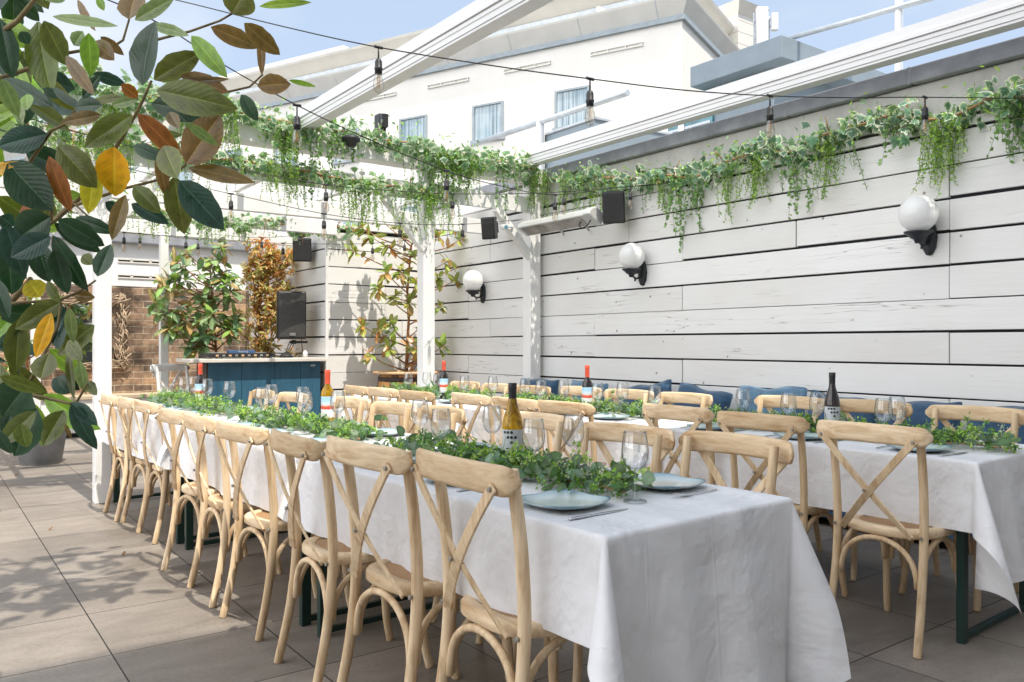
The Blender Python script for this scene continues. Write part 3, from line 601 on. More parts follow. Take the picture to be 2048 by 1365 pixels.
# ------------------------------------------------------------------ chair
def make_chair(label,mw=None,my=None,group=None):
    mw=mw or M_WZ; my=my or M_WY
    t=thing('cross_back_chair',label,'chair',(0,0,0),0,group)
    def sm(pts,k=5):   # Catmull-Rom
        p=[Vector(q) for q in pts]; p=[2*p[0]-p[1]]+p+[2*p[-1]-p[-2]]; out=[]
        for i in range(1,len(p)-2):
            for j in range(k):
                u=j/k; a,b_,c,d=p[i-1],p[i],p[i+1],p[i+2]
                out.append(.5*((2*b_)+(c-a)*u+(2*a-5*b_+4*c-d)*u*u+(3*b_-a-3*c+d)*u**3))
        out.append(p[-2]); return out
    for s in (-1,1):
        b=MB(); pts=sm([(-.262,s*.205,0),(-.215,s*.198,.22),(-.192,s*.196,.45),(-.203,s*.199,.66),(-.232,s*.200,.866)])
        b.tube(pts,[.0165+.0015*math.sin(i/len(pts)*PI) for i in range(len(pts))],10); obj('rear_leg',b,mw,t,bevel=.003)
        b=MB(); pts=sm([(.150,s*.165,.445),(.160,s*.168,.25),(.172,s*.175,.1),(.192,s*.182,0)])
        b.tube(pts,[.0185,.018,.0178,.0176,.0174,.0172,.017,.0168,.0166,.0164,.0162,.016,.016,.016,.016,.016][:len(pts)],10); obj('front_leg',b,mw,t,bevel=.003)
    # top rail: bent board
    b=MB(); nu=26; ring=12; vs=[]; hw=.262
    for i in range(nu):
        u=-1+2*i/(nu-1); y=hw*u; xc=-.262-.040*(1-u*u)+(.012 if abs(u)>.9 else 0)*(abs(u)-.9)/.1
        e=max(0,(abs(u)-.86)/.14); hh=.0385*math.sqrt(max(.02,1-e*e*.93)); th=.0125*math.sqrt(max(.05,1-e*e*.75))
        zc=.842+.006*(1-u*u)
        for k in range(ring):
            a=2*PI*k/ring; ca,sa=math.cos(a),math.sin(a)
            vs.append((xc+th*math.copysign(abs(ca)**.55,ca),y,zc+hh*math.copysign(abs(sa)**.55,sa)))
    fs=[(i*ring+k,i*ring+(k+1)%ring,(i+1)*ring+(k+1)%ring,(i+1)*ring+k) for i in range(nu-1) for k in range(ring)]
    fs+=[tuple(range(ring-1,-1,-1)),tuple((nu-1)*ring+k for k in range(ring))]
    b.add(vs,fs); obj('top_rail',b,my,t)
    # crossed slats
    for s in (-1,1):
        b=MB(); o=.0045*s; pts=[]
        for i in range(15):
            u=i/14; y=s*(.213*(1-u)-.158*u); z=.832*(1-u)+.440*u
            x=-(.296*(1-u)+.219*u)-.020*math.sin(u*PI)+o*math.sin(u*PI)*.9
            pts.append((x,y,z))
        b.strip(pts,(0,1,.4*s),.030,.009); obj('cross_slat',b,mw,t,bevel=.002)
    # seat
    def outline(k,n=40):
        out=[]
        for i in range(n):
            a=2*PI*i/n; ca,sa=math.cos(a),math.sin(a); ex=.62
            x=.212*math.copysign(abs(ca)**ex,ca); y=(.205+.012*ca)*math.copysign(abs(sa)**ex,sa)
            out.append((x*k,y*k))
        return out
    b=MB(); n=40
    rings=[(outline(.97),.428),(outline(1.0),.434),(outline(1.0),.456),(outline(.975),.463),(outline(.80),.464),(outline(.79),.458)]
    vs=[(x,y,z) for o_,z in rings for x,y in o_]; fs=[(j*n+i,j*n+(i+1)%n,(j+1)*n+(i+1)%n,(j+1)*n+i) for j in range(len(rings)-1) for i in range(n)]
    fs.append(tuple(range(n-1,-1,-1))); b.add(vs,fs); obj('seat_frame',b,my,t)
    b=MB(); vs=[(0,0,.468)]; fs=[]
    for j,k in enumerate((.3,.6,.79)):
        vs+=[(x,y,.468-.009*(k/.79)**2) for x,y in outline(k)]
    fs=[(0,1+i,1+(i+1)%n) for i in range(n)]+[(1+j*n+i,1+(j+1)*n+i,1+(j+1)*n+(i+1)%n,1+j*n+(i+1)%n) for j in range(2) for i in range(n)]
    b.add(vs,fs); obj('cane_panel',b,M_CANE,t)
    # bentwood arches under the seat
    def arch(p0,p1,zb,zt):
        p0,p1=Vector(p0),Vector(p1); pts=[]
        for i in range(19):
            a=PI*i/18; c=(1-math.cos(a))/2; s_=math.sin(a)**.8
            q=p0.lerp(p1,c); pts.append((q.x,q.y,zb+(zt-zb)*s_))
        return pts
    for p0,p1 in (((-.203,-.172),(-.203,.172)),((.165,-.145),(.165,.145)),((-.188,-.186),(.142,-.170)),((-.188,.186),(.142,.170))):
        b=MB(); b.tube(arch((*p0,0),(*p1,0),.245,.416),.0115,8); obj('bentwood_arch',b,mw,t)
    for p,nrm in (((-.300,-.208,.826),-1),((-.300,.208,.826),-1),((-.286,.012,.615),-1),((-.212,.196,.447),-1),((-.212,-.196,.447),-1)):
        b=MB(); b.tube([p,(p[0]-.008,p[1],p[2])],.0065,10); obj('bolt',b,M_BOLT,t)
    return t
GCH='pale wooden cross-back chairs round the tables'
def tX(base,y): return base-.035*(y-1.5)
chair0=None
def chair(x,y,face,label,jit):
    global chair0
    rz=(0 if face>0 else PI)+math.radians(2)+jit
    if chair0 is None:
        chair0=make_chair(label,None,None,GCH); chair0.location=(x,y,0); chair0.rotation_euler=(0,0,rz); return chair0
    return dup(chair0,label,(x,y,0),rz)
rg=random.Random(5)
X1L,X1R,X2L,X2R=1.384,2.187,3.45,4.253
RO=.285
rows=[('left side of left-hand table row',1,[1.885,2.375,2.89,3.59,4.12,4.57,5.58,5.98,6.42],[1.19,1.125,1.105,1.115,1.10,1.09,1.16,1.14,1.10],[-3,1,-4,3,-2,5,0,2,-1]),
      ('right side of left-hand table row',-1,[1.88,2.34,2.98,3.80,4.22,4.80,5.75,6.25],[2.40,2.33,2.37,2.33,2.28,2.28,2.26,2.20],[-2,3,1,-4,2,0,3,-2]),
      ('left side of right-hand table row',1,[1.84,2.42,2.98,3.78,4.20,4.72,5.52,6.05,6.46],[3.17,3.20,3.25,3.12,3.07,3.08,3.09,3.08,3.05],[-1,1,-2,3,0,-3,2,1,-2]),
      ('right side of right-hand table row',-1,[1.95,2.55,3.02,3.85,4.36,4.90,5.50,6.0,6.5],[4.47,4.47,4.40,4.36,4.33,4.31,4.29,4.26,4.25],[2,-2,1,0,3,-1,2,-3,1])]
for lab,fc,ys,xs,js in rows:
    for i,(y,x) in enumerate(zip(ys,xs)):
        s_=(1.065 if fc>0 and x<2 and y<2.6 else 1.04) if y<3.3 else (1.02 if y<5 else 1.0)
        c_=chair(x+fc*RO*s_,y,fc,f"pale wooden cross-back chair, {ORD[i]}{' to' if i==0 else ' from'} the near end, {lab}",math.radians(js[i])); c_.scale=(s_,s_*.92,s_)
wc=make_chair('white painted cross-back chair beside the blue bar counter','',None) if 0 else make_chair('white painted cross-back chair beside the blue bar counter',M_WPAINT,M_WPAINT)
wc.location=(2.52,9.75,0); wc.rotation_euler=(0,0,math.radians(-60)); wc.scale=(1.1,1.1,1.14)

# ------------------------------------------------------------------ tables and cloths
TH=.77
def make_table(label):
    t=thing('trestle_table',label,'table',(0,0,0),0,'folding tables under white cloths')
    b=MB(); b.box(-.392,-.905,.735,.392,.905,.762); obj('tabletop',b,M_TOPW,t,bevel=.004)
    for s in (-1,1):
        for q in (-1,1):
            b=MB(); b.box(q*.33-.022,s*.84-.016,0,q*.33+.022,s*.84+.016,.735); obj('leg',b,M_GREEN,t,bevel=.003)
        b=MB(); b.box(-.308,s*.84-.012,.012,.308,s*.84+.012,.038); obj('foot_bar',b,M_GREEN,t,bevel=.003)
        b=MB(); b.strip([(0,s*.82,.70),(0,s*.35,.725)],(1,0,0),.03,.006); obj('stay',b,M_GREEN,t)
    return t
def cloth(W,Ln,dx,d0,d1,seed):
    rr=random.Random(seed); ph=[rr.uniform(0,6.28) for _ in range(12)]; Rr=.013
    def hang(r,beta):
        lim=Rr*PI/2
        if r<lim: a=r/Rr; return Rr*math.sin(a),Rr*(1-math.cos(a))
        return Rr+(r-lim)*math.sin(beta),Rr+(r-lim)*math.cos(beta)
    hx,hy=W/2,Ln/2
    def axis(h,da,db,st):
        n=max(2,round(2*h/st)); a=[-h+2*h*i/n for i in range(n+1)]
        pa=[.006,.013,.02]+[.02+(da-.02)*(i+1)/max(1,round(da/.022)) for i in range(max(1,round(da/.022)))]
        pb=[.006,.013,.02]+[.02+(db-.02)*(i+1)/max(1,round(db/.022)) for i in range(max(1,round(db/.022)))]
        return [-h-p for p in reversed(pa)]+a+[h+p for p in pb]
    us=axis(hx,dx,dx,.05); vs_=axis(hy,d0,d1,.03); pts=[]
    def wob(s,k): return math.sin(s*7+ph[k])*.5+math.sin(s*15.3+ph[k+1])*.33+math.sin(s*27+ph[k+2])*.17
    for u in us:
        for v in vs_:
            a=max(0,abs(u)-hx); c=max(0,abs(v)-hy); su=1 if u>0 else -1; sv=1 if v>0 else -1
            x=max(-hx,min(hx,u)); y=max(-hy,min(hy,v)); z=0
            if a>0 or c>0:
                r=math.hypot(a,c); fi=math.atan2(c,a); s2=math.sin(2*fi); lf=(u<0 and v<0 and d0>.3); r*=1-(.0 if lf else .25)*s2*s2
                k=0 if a>0 else 3
                s_=y if c==0 else x
                w=wob(s_,k) if (a==0 or c==0) else 0
                beta=.06+(.13 if c>0 else .09)*w+(.42 if lf else .34)*abs(s2)**1.3
                if c==0: beta=max(beta,.015)+.03*math.sin(y*9+ph[7])
                o_,dn=hang(r,beta)
                x+=su*math.cos(fi)*o_; y+=sv*math.sin(fi)*o_; z=-dn
            else: z=.0012*math.sin(u*11+ph[8])*math.sin(v*9+ph[9])
            pts.append((x,y,z))
    b=MB(); b.grid(pts,len(us),len(vs_)); return b
TBL=[]
def yc(k): return 1.505+.925+k*1.862
tabs=[('left-hand',X1L+.4015,0),('right-hand',X2L+.4015,.035)]
proto=None
for nm,xb,off in tabs:
    for k in range(3):
        y=yc(k)+off-(.055*k if nm=='right-hand' else 0); x=tX(xb,y); rz=math.radians(2)
        where=('near','middle','far')[k]
        lab=f'green-legged folding table, {where} one of the {nm} row, under white cloth'
        if proto is None: proto=make_table(lab); o=proto; o.location=(x,y,0); o.rotation_euler=(0,0,rz)
        else: o=dup(proto,lab,(x,y,0),rz)
        cl=obj('tablecloth',cloth(.80,1.845,.295,((.52 if off else .60) if k==0 else .17),(.17 if k<2 else .28),10+k+(7 if off else 0)),M_CLOTH,None)
        cl.location=(x,y,TH); cl.rotation_euler=(0,0,rz); tag(cl,f'white creased tablecloth draped over the {where} table of the {nm} row','tablecloth','white tablecloths')
        TBL.append((nm,k,x,y))

# ------------------------------------------------------------------ glasses, bottles, plates, cutlery
def glass_mesh():
    prof=[(.0,.0045),(.034,.003),(.0355,.0015),(.034,.006),(.012,.0095),(.0052,.016),(.0042,.05),(.0042,.088),(.006,.094),
          (.018,.100),(.031,.112),(.0395,.131),(.0415,.150),(.0395,.175),(.0355,.2005),(.0340,.214),(.0332,.2145),(.0345,.200),(.0385,.175),(.0404,.150),(.0384,.132),(.030,.1135),(.017,.1025),(.0,.100)]
    b=MB(); b.lathe(prof,28); return b
g0=None
GL=[('left',x,y) for x,y in ((1.745,1.75),(1.745,2.25),(1.70,2.80),(1.89,3.30),(1.965,2.82),(1.945,2.27),(1.86,4.15),(1.70,4.22),(1.88,4.70),(1.83,5.1),(1.665,4.80),(1.755,5.72),(1.74,6.2),(1.65,6.5),(1.765,6.68))]
GL+=[('right',x,y) for x,y in ((3.84,2.98),(3.73,2.60),(3.90,2.54),(3.74,2.08),(3.90,2.10),(3.72,4.9),(3.62,4.58),(3.80,4.54),(3.66,4.02),(3.83,3.96),(3.70,3.54),(3.60,5.56),(3.70,5.30),(3.60,6.50),(3.75,6.42),(3.64,6.05))]
cnt={}
gl_sorted=sorted(GL,key=lambda g:(g[0],g[2]))
ORDL=['nearest']+[f'{o}' for o in ORD[1:]]+['eleventh','twelfth','thirteenth','fourteenth','fifteenth','sixteenth']
for sd,x,y in gl_sorted:
    k=cnt.get(sd,0); cnt[sd]=k+1
    side='left' if x<tX((X1L+X1R)/2 if sd=='left' else (X2L+X2R)/2,y)-.01 else 'right'
    lab=f'clear stemmed wine glass {side} of the garland, {ORDL[k]} along the {sd}-hand table row'
    if g0 is None:
        g0=obj('wine_glass',glass_mesh(),M_GLASS); o=g0
    else: o=g0.copy(); COL.objects.link(o)
    o.location=(x,y,TH+.001); o.rotation_euler=(0,0,rg.uniform(0,6)); tag(o,lab,'wine glass','empty wine glasses on the tables')
def bottle(x,y,style,label,rz=0):
    t=thing('wine_bottle',label,'bottle',(x,y,TH+.001),rz)
    if style in('amber','black'):   # sloping shoulders
        prof=[(0,.0),(.037,.0),(.0395,.004),(.0395,.155),(.0385,.175),(.034,.198),(.026,.222),(.019,.245),(.0155,.265),(.0148,.30),(.0148,.322),(0,.322)]; lz=(.05,.15); capz=.262
    else:
        prof=[(0,.0),(.034,.0),(.0365,.004),(.0365,.188),(.0355,.20),(.030,.215),(.020,.228),(.0152,.24),(.0145,.27),(.0145,.322),(0,.322)]; lz=(.055,.175); capz=.245
    b=MB(); b.lathe(prof,28); obj('bottle_body',b,M_AMBER if style in('amber','gold') else M_REDW,t)
    b=MB(); b.lathe([(.0155,capz),(.0158,.300),(.0166,.302),(.0166,.324),(.015,.3265),(0,.3265)],20); obj('screw_cap',b,M_BLACK if style in('amber','black') else M_CAPR,t)
    rl=prof[3][0]+.0006
    a0=-PI/2-1.55; a1=-PI/2+1.55
    b=MB(); b.lathe([(rl,lz[0]),(rl,lz[1])],26,None,None,a0-YAW,a1-YAW); lb=obj('paper_label',b,M_LABEL if style in('amber','black') else M_PIC,t)
    if style in ('amber','black'):
        for (u,v) in ((-.45,.140),(-.1,.140),(-.8,.14),(-.45,.121),(-.1,.121),(.28,.121),(-.1,.102)):
            if style=='black' and v<.12 and u>.2: continue
            a=-PI/2-YAW+u; b=MB(); n=10; c=Vector((math.cos(a),math.sin(a),0)); tn=Vector((-math.sin(a),math.cos(a),0))
            b.add([c*(rl+.0007)+Vector((0,0,v))]+[c*(rl+.0007-.0002)+tn*(.006*math.cos(2*PI*i/n))+Vector((0,0,v+.006*math.sin(2*PI*i/n))) for i in range(n)],[(0,1+i,1+(i+1)%n) for i in range(n)],None,False)
            obj('label_dot',b,M_DOT,lb)
    return t
bottle(1.845,2.51,'amber','black-capped bottle of golden wine with dotted label on left-hand near table')
bottle(1.90,4.38,'gold','red-capped bottle of golden wine on left-hand middle table')
bottle(1.715,6.3,'red','red-capped bottle of red wine at far end of left-hand tables')
bottle(3.85,2.42,'black','black-capped dark red wine bottle on the right-hand near table')
bottle(3.745,4.22,'red','red-capped dark wine bottle on the right-hand middle table')
bottle(3.66,5.98,'red','red-capped dark wine bottle on the right-hand far table')
def plate_mesh(h=.118):
    b=MB(); n=48; rings=[]
    for k,z in ((.0,.006),(.35,.006),(.62,.0065),(.80,.010),(.95,.0165),(1.0,.019),(1.0,.0165),(.93,.011),(.6,.001),(0,.001)):
        ring=[]
        for i in range(n):
            a=2*PI*i/n; ca,sa=math.cos(a),math.sin(a); r=h*k/((abs(ca)**3.6+abs(sa)**3.6)**(1/3.6))
            edge=.006*abs(math.sin(2*a))**2*(k**3)
            ring.append((r*ca,r*sa,z+edge))
        rings.append(ring)
    b.add([p for r_ in rings for p in r_],[(j*n+i,j*n+(i+1)%n,(j+1)*n+(i+1)%n,(j+1)*n+i) for j in range(len(rings)-1) for i in range(n)]); return b
pm=obj('dinner_plate',plate_mesh(),M_PLATE); pm2=None
def knife_mesh():
    b=MB(); prof=[]
    for i in range(15):
        u=i/14; x=-.115+.23*u; w=.0058+.0015*math.sin(u*9) if u<.46 else .0088*(1-((u-.46)/.54)**3.2)+.0006; h=.0042*(1-u*.75)
        prof.append((x,w,h))
    vs=[]
    for x,w,h in prof: vs+=[(x,-w,.001),(x,w,.001),(x,w*.7,.001+h),(x,-w*.7,.001+h)]
    fs=[(i*4+k,i*4+(k+1)%4,(i+1)*4+(k+1)%4,(i+1)*4+k) for i in range(14) for k in range(4)]+[(3,2,1,0),(56,57,58,59)]
    b.add(vs,fs); return b
def fork_mesh():
    b=MB(); pts=[(-.1,0,.003),(-.03,0,.004),(.03,0,.005),(.045,0,.006)]
    b.strip(pts,(0,1,0),.008,.003); b.box(.042,-.012,.005,.062,.012,.008)
    for k in range(4): b.strip([(.060,-.0105+.007*k,.0065),(.085,-.0105+.007*k,.011),(.105,-.0105+.007*k,.010)],(0,1,0),.0035,.002)
    return b
km=obj('table_knife',knife_mesh(),M_STEEL); fm=obj('table_fork',fork_mesh(),M_STEEL)
first={'p':1,'k':1,'f':1}
def put(src,key,x,y,rz,label,cat,group):
    if first[key]: o=src; first[key]=0
    else: o=src.copy(); COL.objects.link(o)
    o.location=(x,y,TH+.0015); o.rotation_euler=(0,0,rz); return tag(o,label,cat,group)
for ri,(lab,fc,ys,xs_,js) in enumerate(rows):
    sd=lab.split(' ')[0]; row=lab.split(' ')[3]
    for i,y in enumerate(ys):
        edge=(X1L,X1R,X2L,X2R)[ri]; yy=y-.05 if i==0 and ri==0 else y
        px=tX(edge,yy)+fc*.165; j=rg.uniform(-.08,.08)
        pink=(ri==1 and i==1)
        if pink: p=pm.copy(); p.data=pm.data.copy(); p.data.materials[0]=M_PLATEP; COL.objects.link(p); p.location=(px,yy,TH+.0015); p.rotation_euler=(0,0,.1); tag(p,'pink glazed square plate, second setting on right side of left-hand table','plate','square plates at the place settings')
        else: put(pm,'p',px,yy,j+math.radians(2),f'blue speckled rounded-square plate, {ORD[i]} setting on the {sd} side of {row} row','plate','square plates at the place settings')
        put(km,'k',px+fc*.0,yy-fc*.155,(0 if fc>0 else PI)+j+rg.uniform(-.06,.06),f'steel table knife, {ORD[i]} setting on the {sd} side of {row} row','knife','knives at the place settings')
        put(fm,'f',px+fc*.01,yy+fc*.150,(0 if fc>0 else PI)+j,f'steel table fork, {ORD[i]} setting on the {sd} side of {row} row','fork','forks at the place settings')

# ------------------------------------------------------------------ bench and cushions along the plank wall
bn=thing('wall_bench','low blue wall bench running under the white planks','bench',(0,0,0))
b=MB(); b.box(4.98,.3,.06,5.5,7.4,.40); obj('base',b,M_PATT,bn,bevel=.01)
b=MB(); b.box(4.93,.28,.40,5.51,7.42,.47); obj('seat_pad',b,M_CUSH,bn,bevel=.025)
def cushion_mesh(seed):
    rr=random.Random(seed); b=MB(); n=15; pts=[]
    for sgn in (1,-1):
        g=[]
        for i in range(n):
            for j in range(n):
                u,v=-1+2*i/(n-1),-1+2*j/(n-1); e=(1-u**4)*(1-v**4); pin=1-.06*(1-abs(u*v))*(abs(u)**6+abs(v)**6)
                g.append((sgn*.085*e**.5+rr.gauss(0,.002),u*.26*pin,v*.22*pin+ .01*math.sin(u*5+seed)))
        b.grid(g,n,n)
    return b
for i,(y,z,tl,rl) in enumerate(((1.45,.655,12,6),(2.12,.66,10,-5),(2.72,.655,8,-3),(3.28,.66,14,5),(3.86,.70,10,-2),(4.55,.665,13,8),(5.2,.67,12,-9),(6.0,.66,10,3),(6.75,.66,10,0))):
    o=obj('cushion',cushion_mesh(i),M_CUSH if i not in (4,7) else M_CUSH2,None,subsurf=1)
    o.location=(5.33-.02*(i%3),y,z); o.rotation_euler=(math.radians(rl),math.radians(tl),math.radians(rg.uniform(-5,5))); o.scale=(1,1.15,1)
    tag(o,f"{'pale' if i in(4,7) else 'deep'} blue scatter cushion, {ORD[i]} along the bench from the near end",'cushion','blue cushions on the wall bench')
# ------------------------------------------------------------------ leaves
def vary(c,rr,a=.25):
    k=1+rr.uniform(-a,a); return tuple(max(0,x*k*(1+rr.uniform(-.08,.08))) for x in c)
def leaf(b,p,d,nrm,Ln,Wd,col,curl=.15,fold=.25,seg=5,col2=None,shape=1.0,rib=False):
    """lanceolate / oval leaf with folded midrib, curling along its length"""
    p=Vector(p); d=Vector(d).normalized(); n=Vector(nrm); n=(n-d*n.dot(d)); n=n.normalized() if n.length>1e-5 else d.orthogonal().normalized()
    s=d.cross(n); vs=[]; cl=[]
    q=p.copy(); dd=d.copy(); nn=n.copy()
    for i in range(seg+1):
        u=i/seg; w=Wd/2*(math.sin(PI*min(1,max(0,u**shape)))**.75 if 0<u<1 else (.05 if u==0 else 0.0))
        if rib: wv=1+.05*math.sin(i*2.3+Ln*90); vs+=[q-s*w*wv+nn*(w*fold*1.0),q-s*w*.5+nn*(w*fold*.35),q-s*w*.055,q+nn*(-w*.03),q+s*w*.055,q+s*w*.5+nn*(w*fold*.35),q+s*w+nn*(w*fold*1.0)]
        else: vs+= [q-s*w+nn*(w*fold),q,q+s*w+nn*(w*fold)]
        c=col if col2 is None else tuple(a*(1-u)+e*u for a,e in zip(col,col2))
        m=tuple(min(1,x*1.35+.02) for x in c)
        if rib:
            k_=.84 if i%2 else 1.08; ed=tuple(x*1.25+.01 for x in c); cl+=[ed,tuple(x*k_ for x in c),c,tuple(min(1,x*1.9+.05) for x in c),c,tuple(x*k_*.95 for x in c),ed]
        else: cl+=[c,m,c]
        st=Ln/seg; q=q+dd*st; ang=-curl/seg
        dd2=(dd*math.cos(ang)+nn*math.sin(ang)).normalized(); nn=(nn*math.cos(ang)-dd*math.sin(ang)).normalized(); dd=dd2
    fs=[]
    W_=7 if rib else 3
    for i in range(seg):
        for k in range(W_-1): o=i*W_+k; fs.append((o,o+1,o+W_+1,o+W_))
    o=len(b.v); b.add(vs,fs,cl)
    if rib:
        for i in range(seg+1):
            for k,vv in enumerate((-1,-.5,-.055,0,.055,.5,1)): b.luv[o+i*7+k]=(i/seg,vv)
def quadleaf(b,p,d,nrm,Ln,Wd,col):
    p=Vector(p); d=Vector(d).normalized(); n=Vector(nrm); s=d.cross(n); s=s.normalized() if s.length>1e-5 else d.orthogonal().normalized(); n=s.cross(d)
    b.add([p,p+d*Ln*.5-s*Wd/2+n*Wd*.12,p+d*Ln,p+d*Ln*.5+s*Wd/2+n*Wd*.12],[(0,1,2,3)],col)
def rdir(rr,zb=0):
    v=Vector((rr.gauss(0,1),rr.gauss(0,1),rr.gauss(0,1)+zb)); return v.normalized()
IVY=[(0,0),(.16,-.42),(.42,-.62),(.40,-.34),(.66,-.40),(.62,-.2),(1.05,0),(.62,.2),(.66,.40),(.40,.34),(.42,.62),(.16,.42)]
def ivyleaf(b,p,d,nrm,sz,green,cream):
    p=Vector(p); d=Vector(d).normalized(); n=Vector(nrm); s=d.cross(n); s=s.normalized() if s.length>1e-5 else d.orthogonal().normalized(); n=s.cross(d)
    vs=[p+d*sz*.36+n*sz*.07]; cl=[green]
    for k,c in ((.62,green),(1.0,cream)):
        for x,y in IVY:
            x2=.36+(x-.36)*k; y2=y*k; vs.append(p+d*sz*x2+s*sz*y2-n*(sz*.10*abs(y2)+sz*.10*x2*x2)); cl.append(c)
    m=len(IVY); fs=[(0,1+i,1+(i+1)%m) for i in range(m)]+[(1+i,1+m+i,1+m+(i+1)%m,1+(i+1)%m) for i in range(m)]
    b.add(vs,fs,cl)
def path_at(pts,t):
    ls=[(Vector(pts[i+1])-Vector(pts[i])).length for i in range(len(pts)-1)]; tot=sum(ls); s=t*tot
    for i,l in enumerate(ls):
        if s<=l or i==len(ls)-1: return Vector(pts[i]).lerp(Vector(pts[i+1]),s/l)
        s-=l
def plen(pts): return sum((Vector(pts[i+1])-Vector(pts[i])).length for i in range(len(pts)-1))
GREEN,LIME,CREAM=(.19,.34,.18),(.29,.48,.085),(.80,.83,.70)
def vine(rr,p,Ln,kind,spread=.07):
    """one hanging tuft of trailing vine"""
    b=MB()
    ns={'fern':15,'coin':8,'thin':5}[kind]
    for k in range(ns):
        a=Vector(p)+Vector((rr.gauss(0,spread),rr.gauss(0,spread*.6),rr.uniform(-.02,.04))); ln=Ln*rr.uniform(.45,1.05)
        pts=[a]; dx,dy=rr.gauss(0,.02),rr.gauss(0,.02); m=max(4,int(ln/.04))
        for i in range(m):
            dx+=rr.gauss(0,.006); dy+=rr.gauss(0,.006); a=a+Vector((dx*.25,dy*.25,-ln/m)); pts.append(a)
        b.tube(pts,.0014,3,(.12,.2,.06),False)
        base=LIME if kind=='fern' else ((.18,.32,.11) if kind=='coin' else (.20,.37,.09))
        step={'fern':.010,'coin':.022,'thin':.015}[kind]
        nl=int(ln/step)
        for i in range(nl):
            q=path_at(pts,(i+.5)/nl); d=rdir(rr,-.5); 
            if kind=='coin': leaf(b,q,d,rdir(rr,.8),.030,.028,vary(base,rr,.3),.1,.1,3)
            else: quadleaf(b,q,d,rdir(rr,.5),rr.uniform(.018,.034),rr.uniform(.008,.013),vary(base,rr,.35))
    return b
def garland(name,label,pts,seed,dens=120,tufts=None,fat=.075,green=GREEN,group='artificial ivy garlands'):
    rr=random.Random(seed); t=thing('ivy_garland',label,'garland',(0,0,0),0,group)
    ln=plen(pts); b=MB()
    tw=[path_at(pts,i/30)+Vector((rr.gauss(0,.012),rr.gauss(0,.012),rr.gauss(0,.012))) for i in range(31)]
    b.tube(tw,.009,6)
    for _ in range(int(ln*3)):
        q=path_at(pts,rr.random()); d=rdir(rr,.2); b.tube([q,q+d*.09,q+d*.17+Vector((0,0,-.02))],[.006,.005,.003],5)
    obj('woody_stem',b,M_TWIG,t)
    b=MB()
    for _ in range(int(ln*dens)):
        tt=rr.random(); q=path_at(pts,tt)+Vector((rr.gauss(0,fat*.7),rr.gauss(0,fat*.7),rr.gauss(.01,fat*.7)))
        n=(Vector((rr.gauss(-.35,.5),rr.gauss(-.7,.5),rr.gauss(.55,.5)))).normalized(); d=Vector((rr.gauss(0,.6),rr.gauss(0,.3),rr.gauss(-.7,.5)))
        ivyleaf(b,q,d,n,rr.uniform(.05,.105),vary(green if rr.random()<.75 else (.20,.36,.19),rr),vary(CREAM if rr.random()<.72 else (.30,.44,.25),rr,.15))
    for _ in range(int(ln*dens*1.3)):
        q=path_at(pts,rr.random())+Vector((rr.gauss(0,fat),rr.gauss(0,fat*.8),rr.gauss(0,fat)))
        leaf(b,q,rdir(rr,-.2),rdir(rr,.6),rr.uniform(.03,.06),rr.uniform(.012,.022),vary(LIME if rr.random()<.55 else GREEN,rr,.3),.3,.2,3)
    obj('ivy_leaves',b,M_LEAF,t)
    if tufts is None:
        tufts=[(rr.random(),rr.uniform(.28,.62),rr.choice(['fern','fern','coin','thin'])) for _ in range(int(ln*5.6))]
    for tt,l,k in tufts:
        obj('trailing_vine',vine(rr,path_at(pts,tt)+Vector((0,-.03,-.02)),l,k),M_LEAF,t)
    return t
rr=random.Random(21)
def sag(p0,p1,n,amp,drop,seed):
    q=random.Random(seed); p0,p1=Vector(p0),Vector(p1)
    return [p0.lerp(p1,i/n)+Vector((0,0,-drop*math.sin(PI*i/n)+q.uniform(-amp,amp))) for i in range(n+1)]
garland('g','ivy garland along the topmost front pergola beam, thick with trailing vines',sag((-.6,6.9,3.26),(5.4,6.88,3.13),16,.035,.0,1),31,150,None,.09)
garland('g','ivy garland looped along the lower front pergola beam below the top one',sag((-.6,6.91,2.92),(4.3,6.91,2.74),14,.03,.02,2),32,80,[(i/13+rr.uniform(-.02,.02),rr.uniform(.25,.5),rr.choice(['fern','fern','thin'])) for i in [1,2,3,4,5,6,7,8,9,10,11,12,13,2.5,4.5,6.5,8.5,9.4,10.5,11.5,12.4]],.065)
garland('g','thin ivy garland drooping from the back cross beam above the small box speaker',[(.9,9.1,2.72),(1.9,9.1,2.66),(2.9,9.1,2.58),(3.25,9.1,2.66),(3.6,9.25,2.60),(4.0,9.45,2.66),(4.5,9.5,2.72)],33,70,[(.03,.4,'fern'),(.1,.3,'coin'),(.17,.45,'fern'),(.24,.3,'thin'),(.3,.35,'fern'),(.38,.25,'coin'),(.45,.3,'fern'),(.55,.25,'fern'),(.62,.2,'thin')],.06)
wallpts=[]
for px,py in ((1118,362),(1180,352),(1250,360),(1330,348),(1390,355),(1450,325),(1520,300),(1570,312),(1620,285),(1680,262),(1740,238),(1800,232),(1850,245),(1900,238),(1950,212),(2000,190),(2060,200),(2120,205)):
    r_=(px-1024)/CF; d=5.47/(cs*r_+sn); wallpts.append(P(px,py,d))
tf=[]
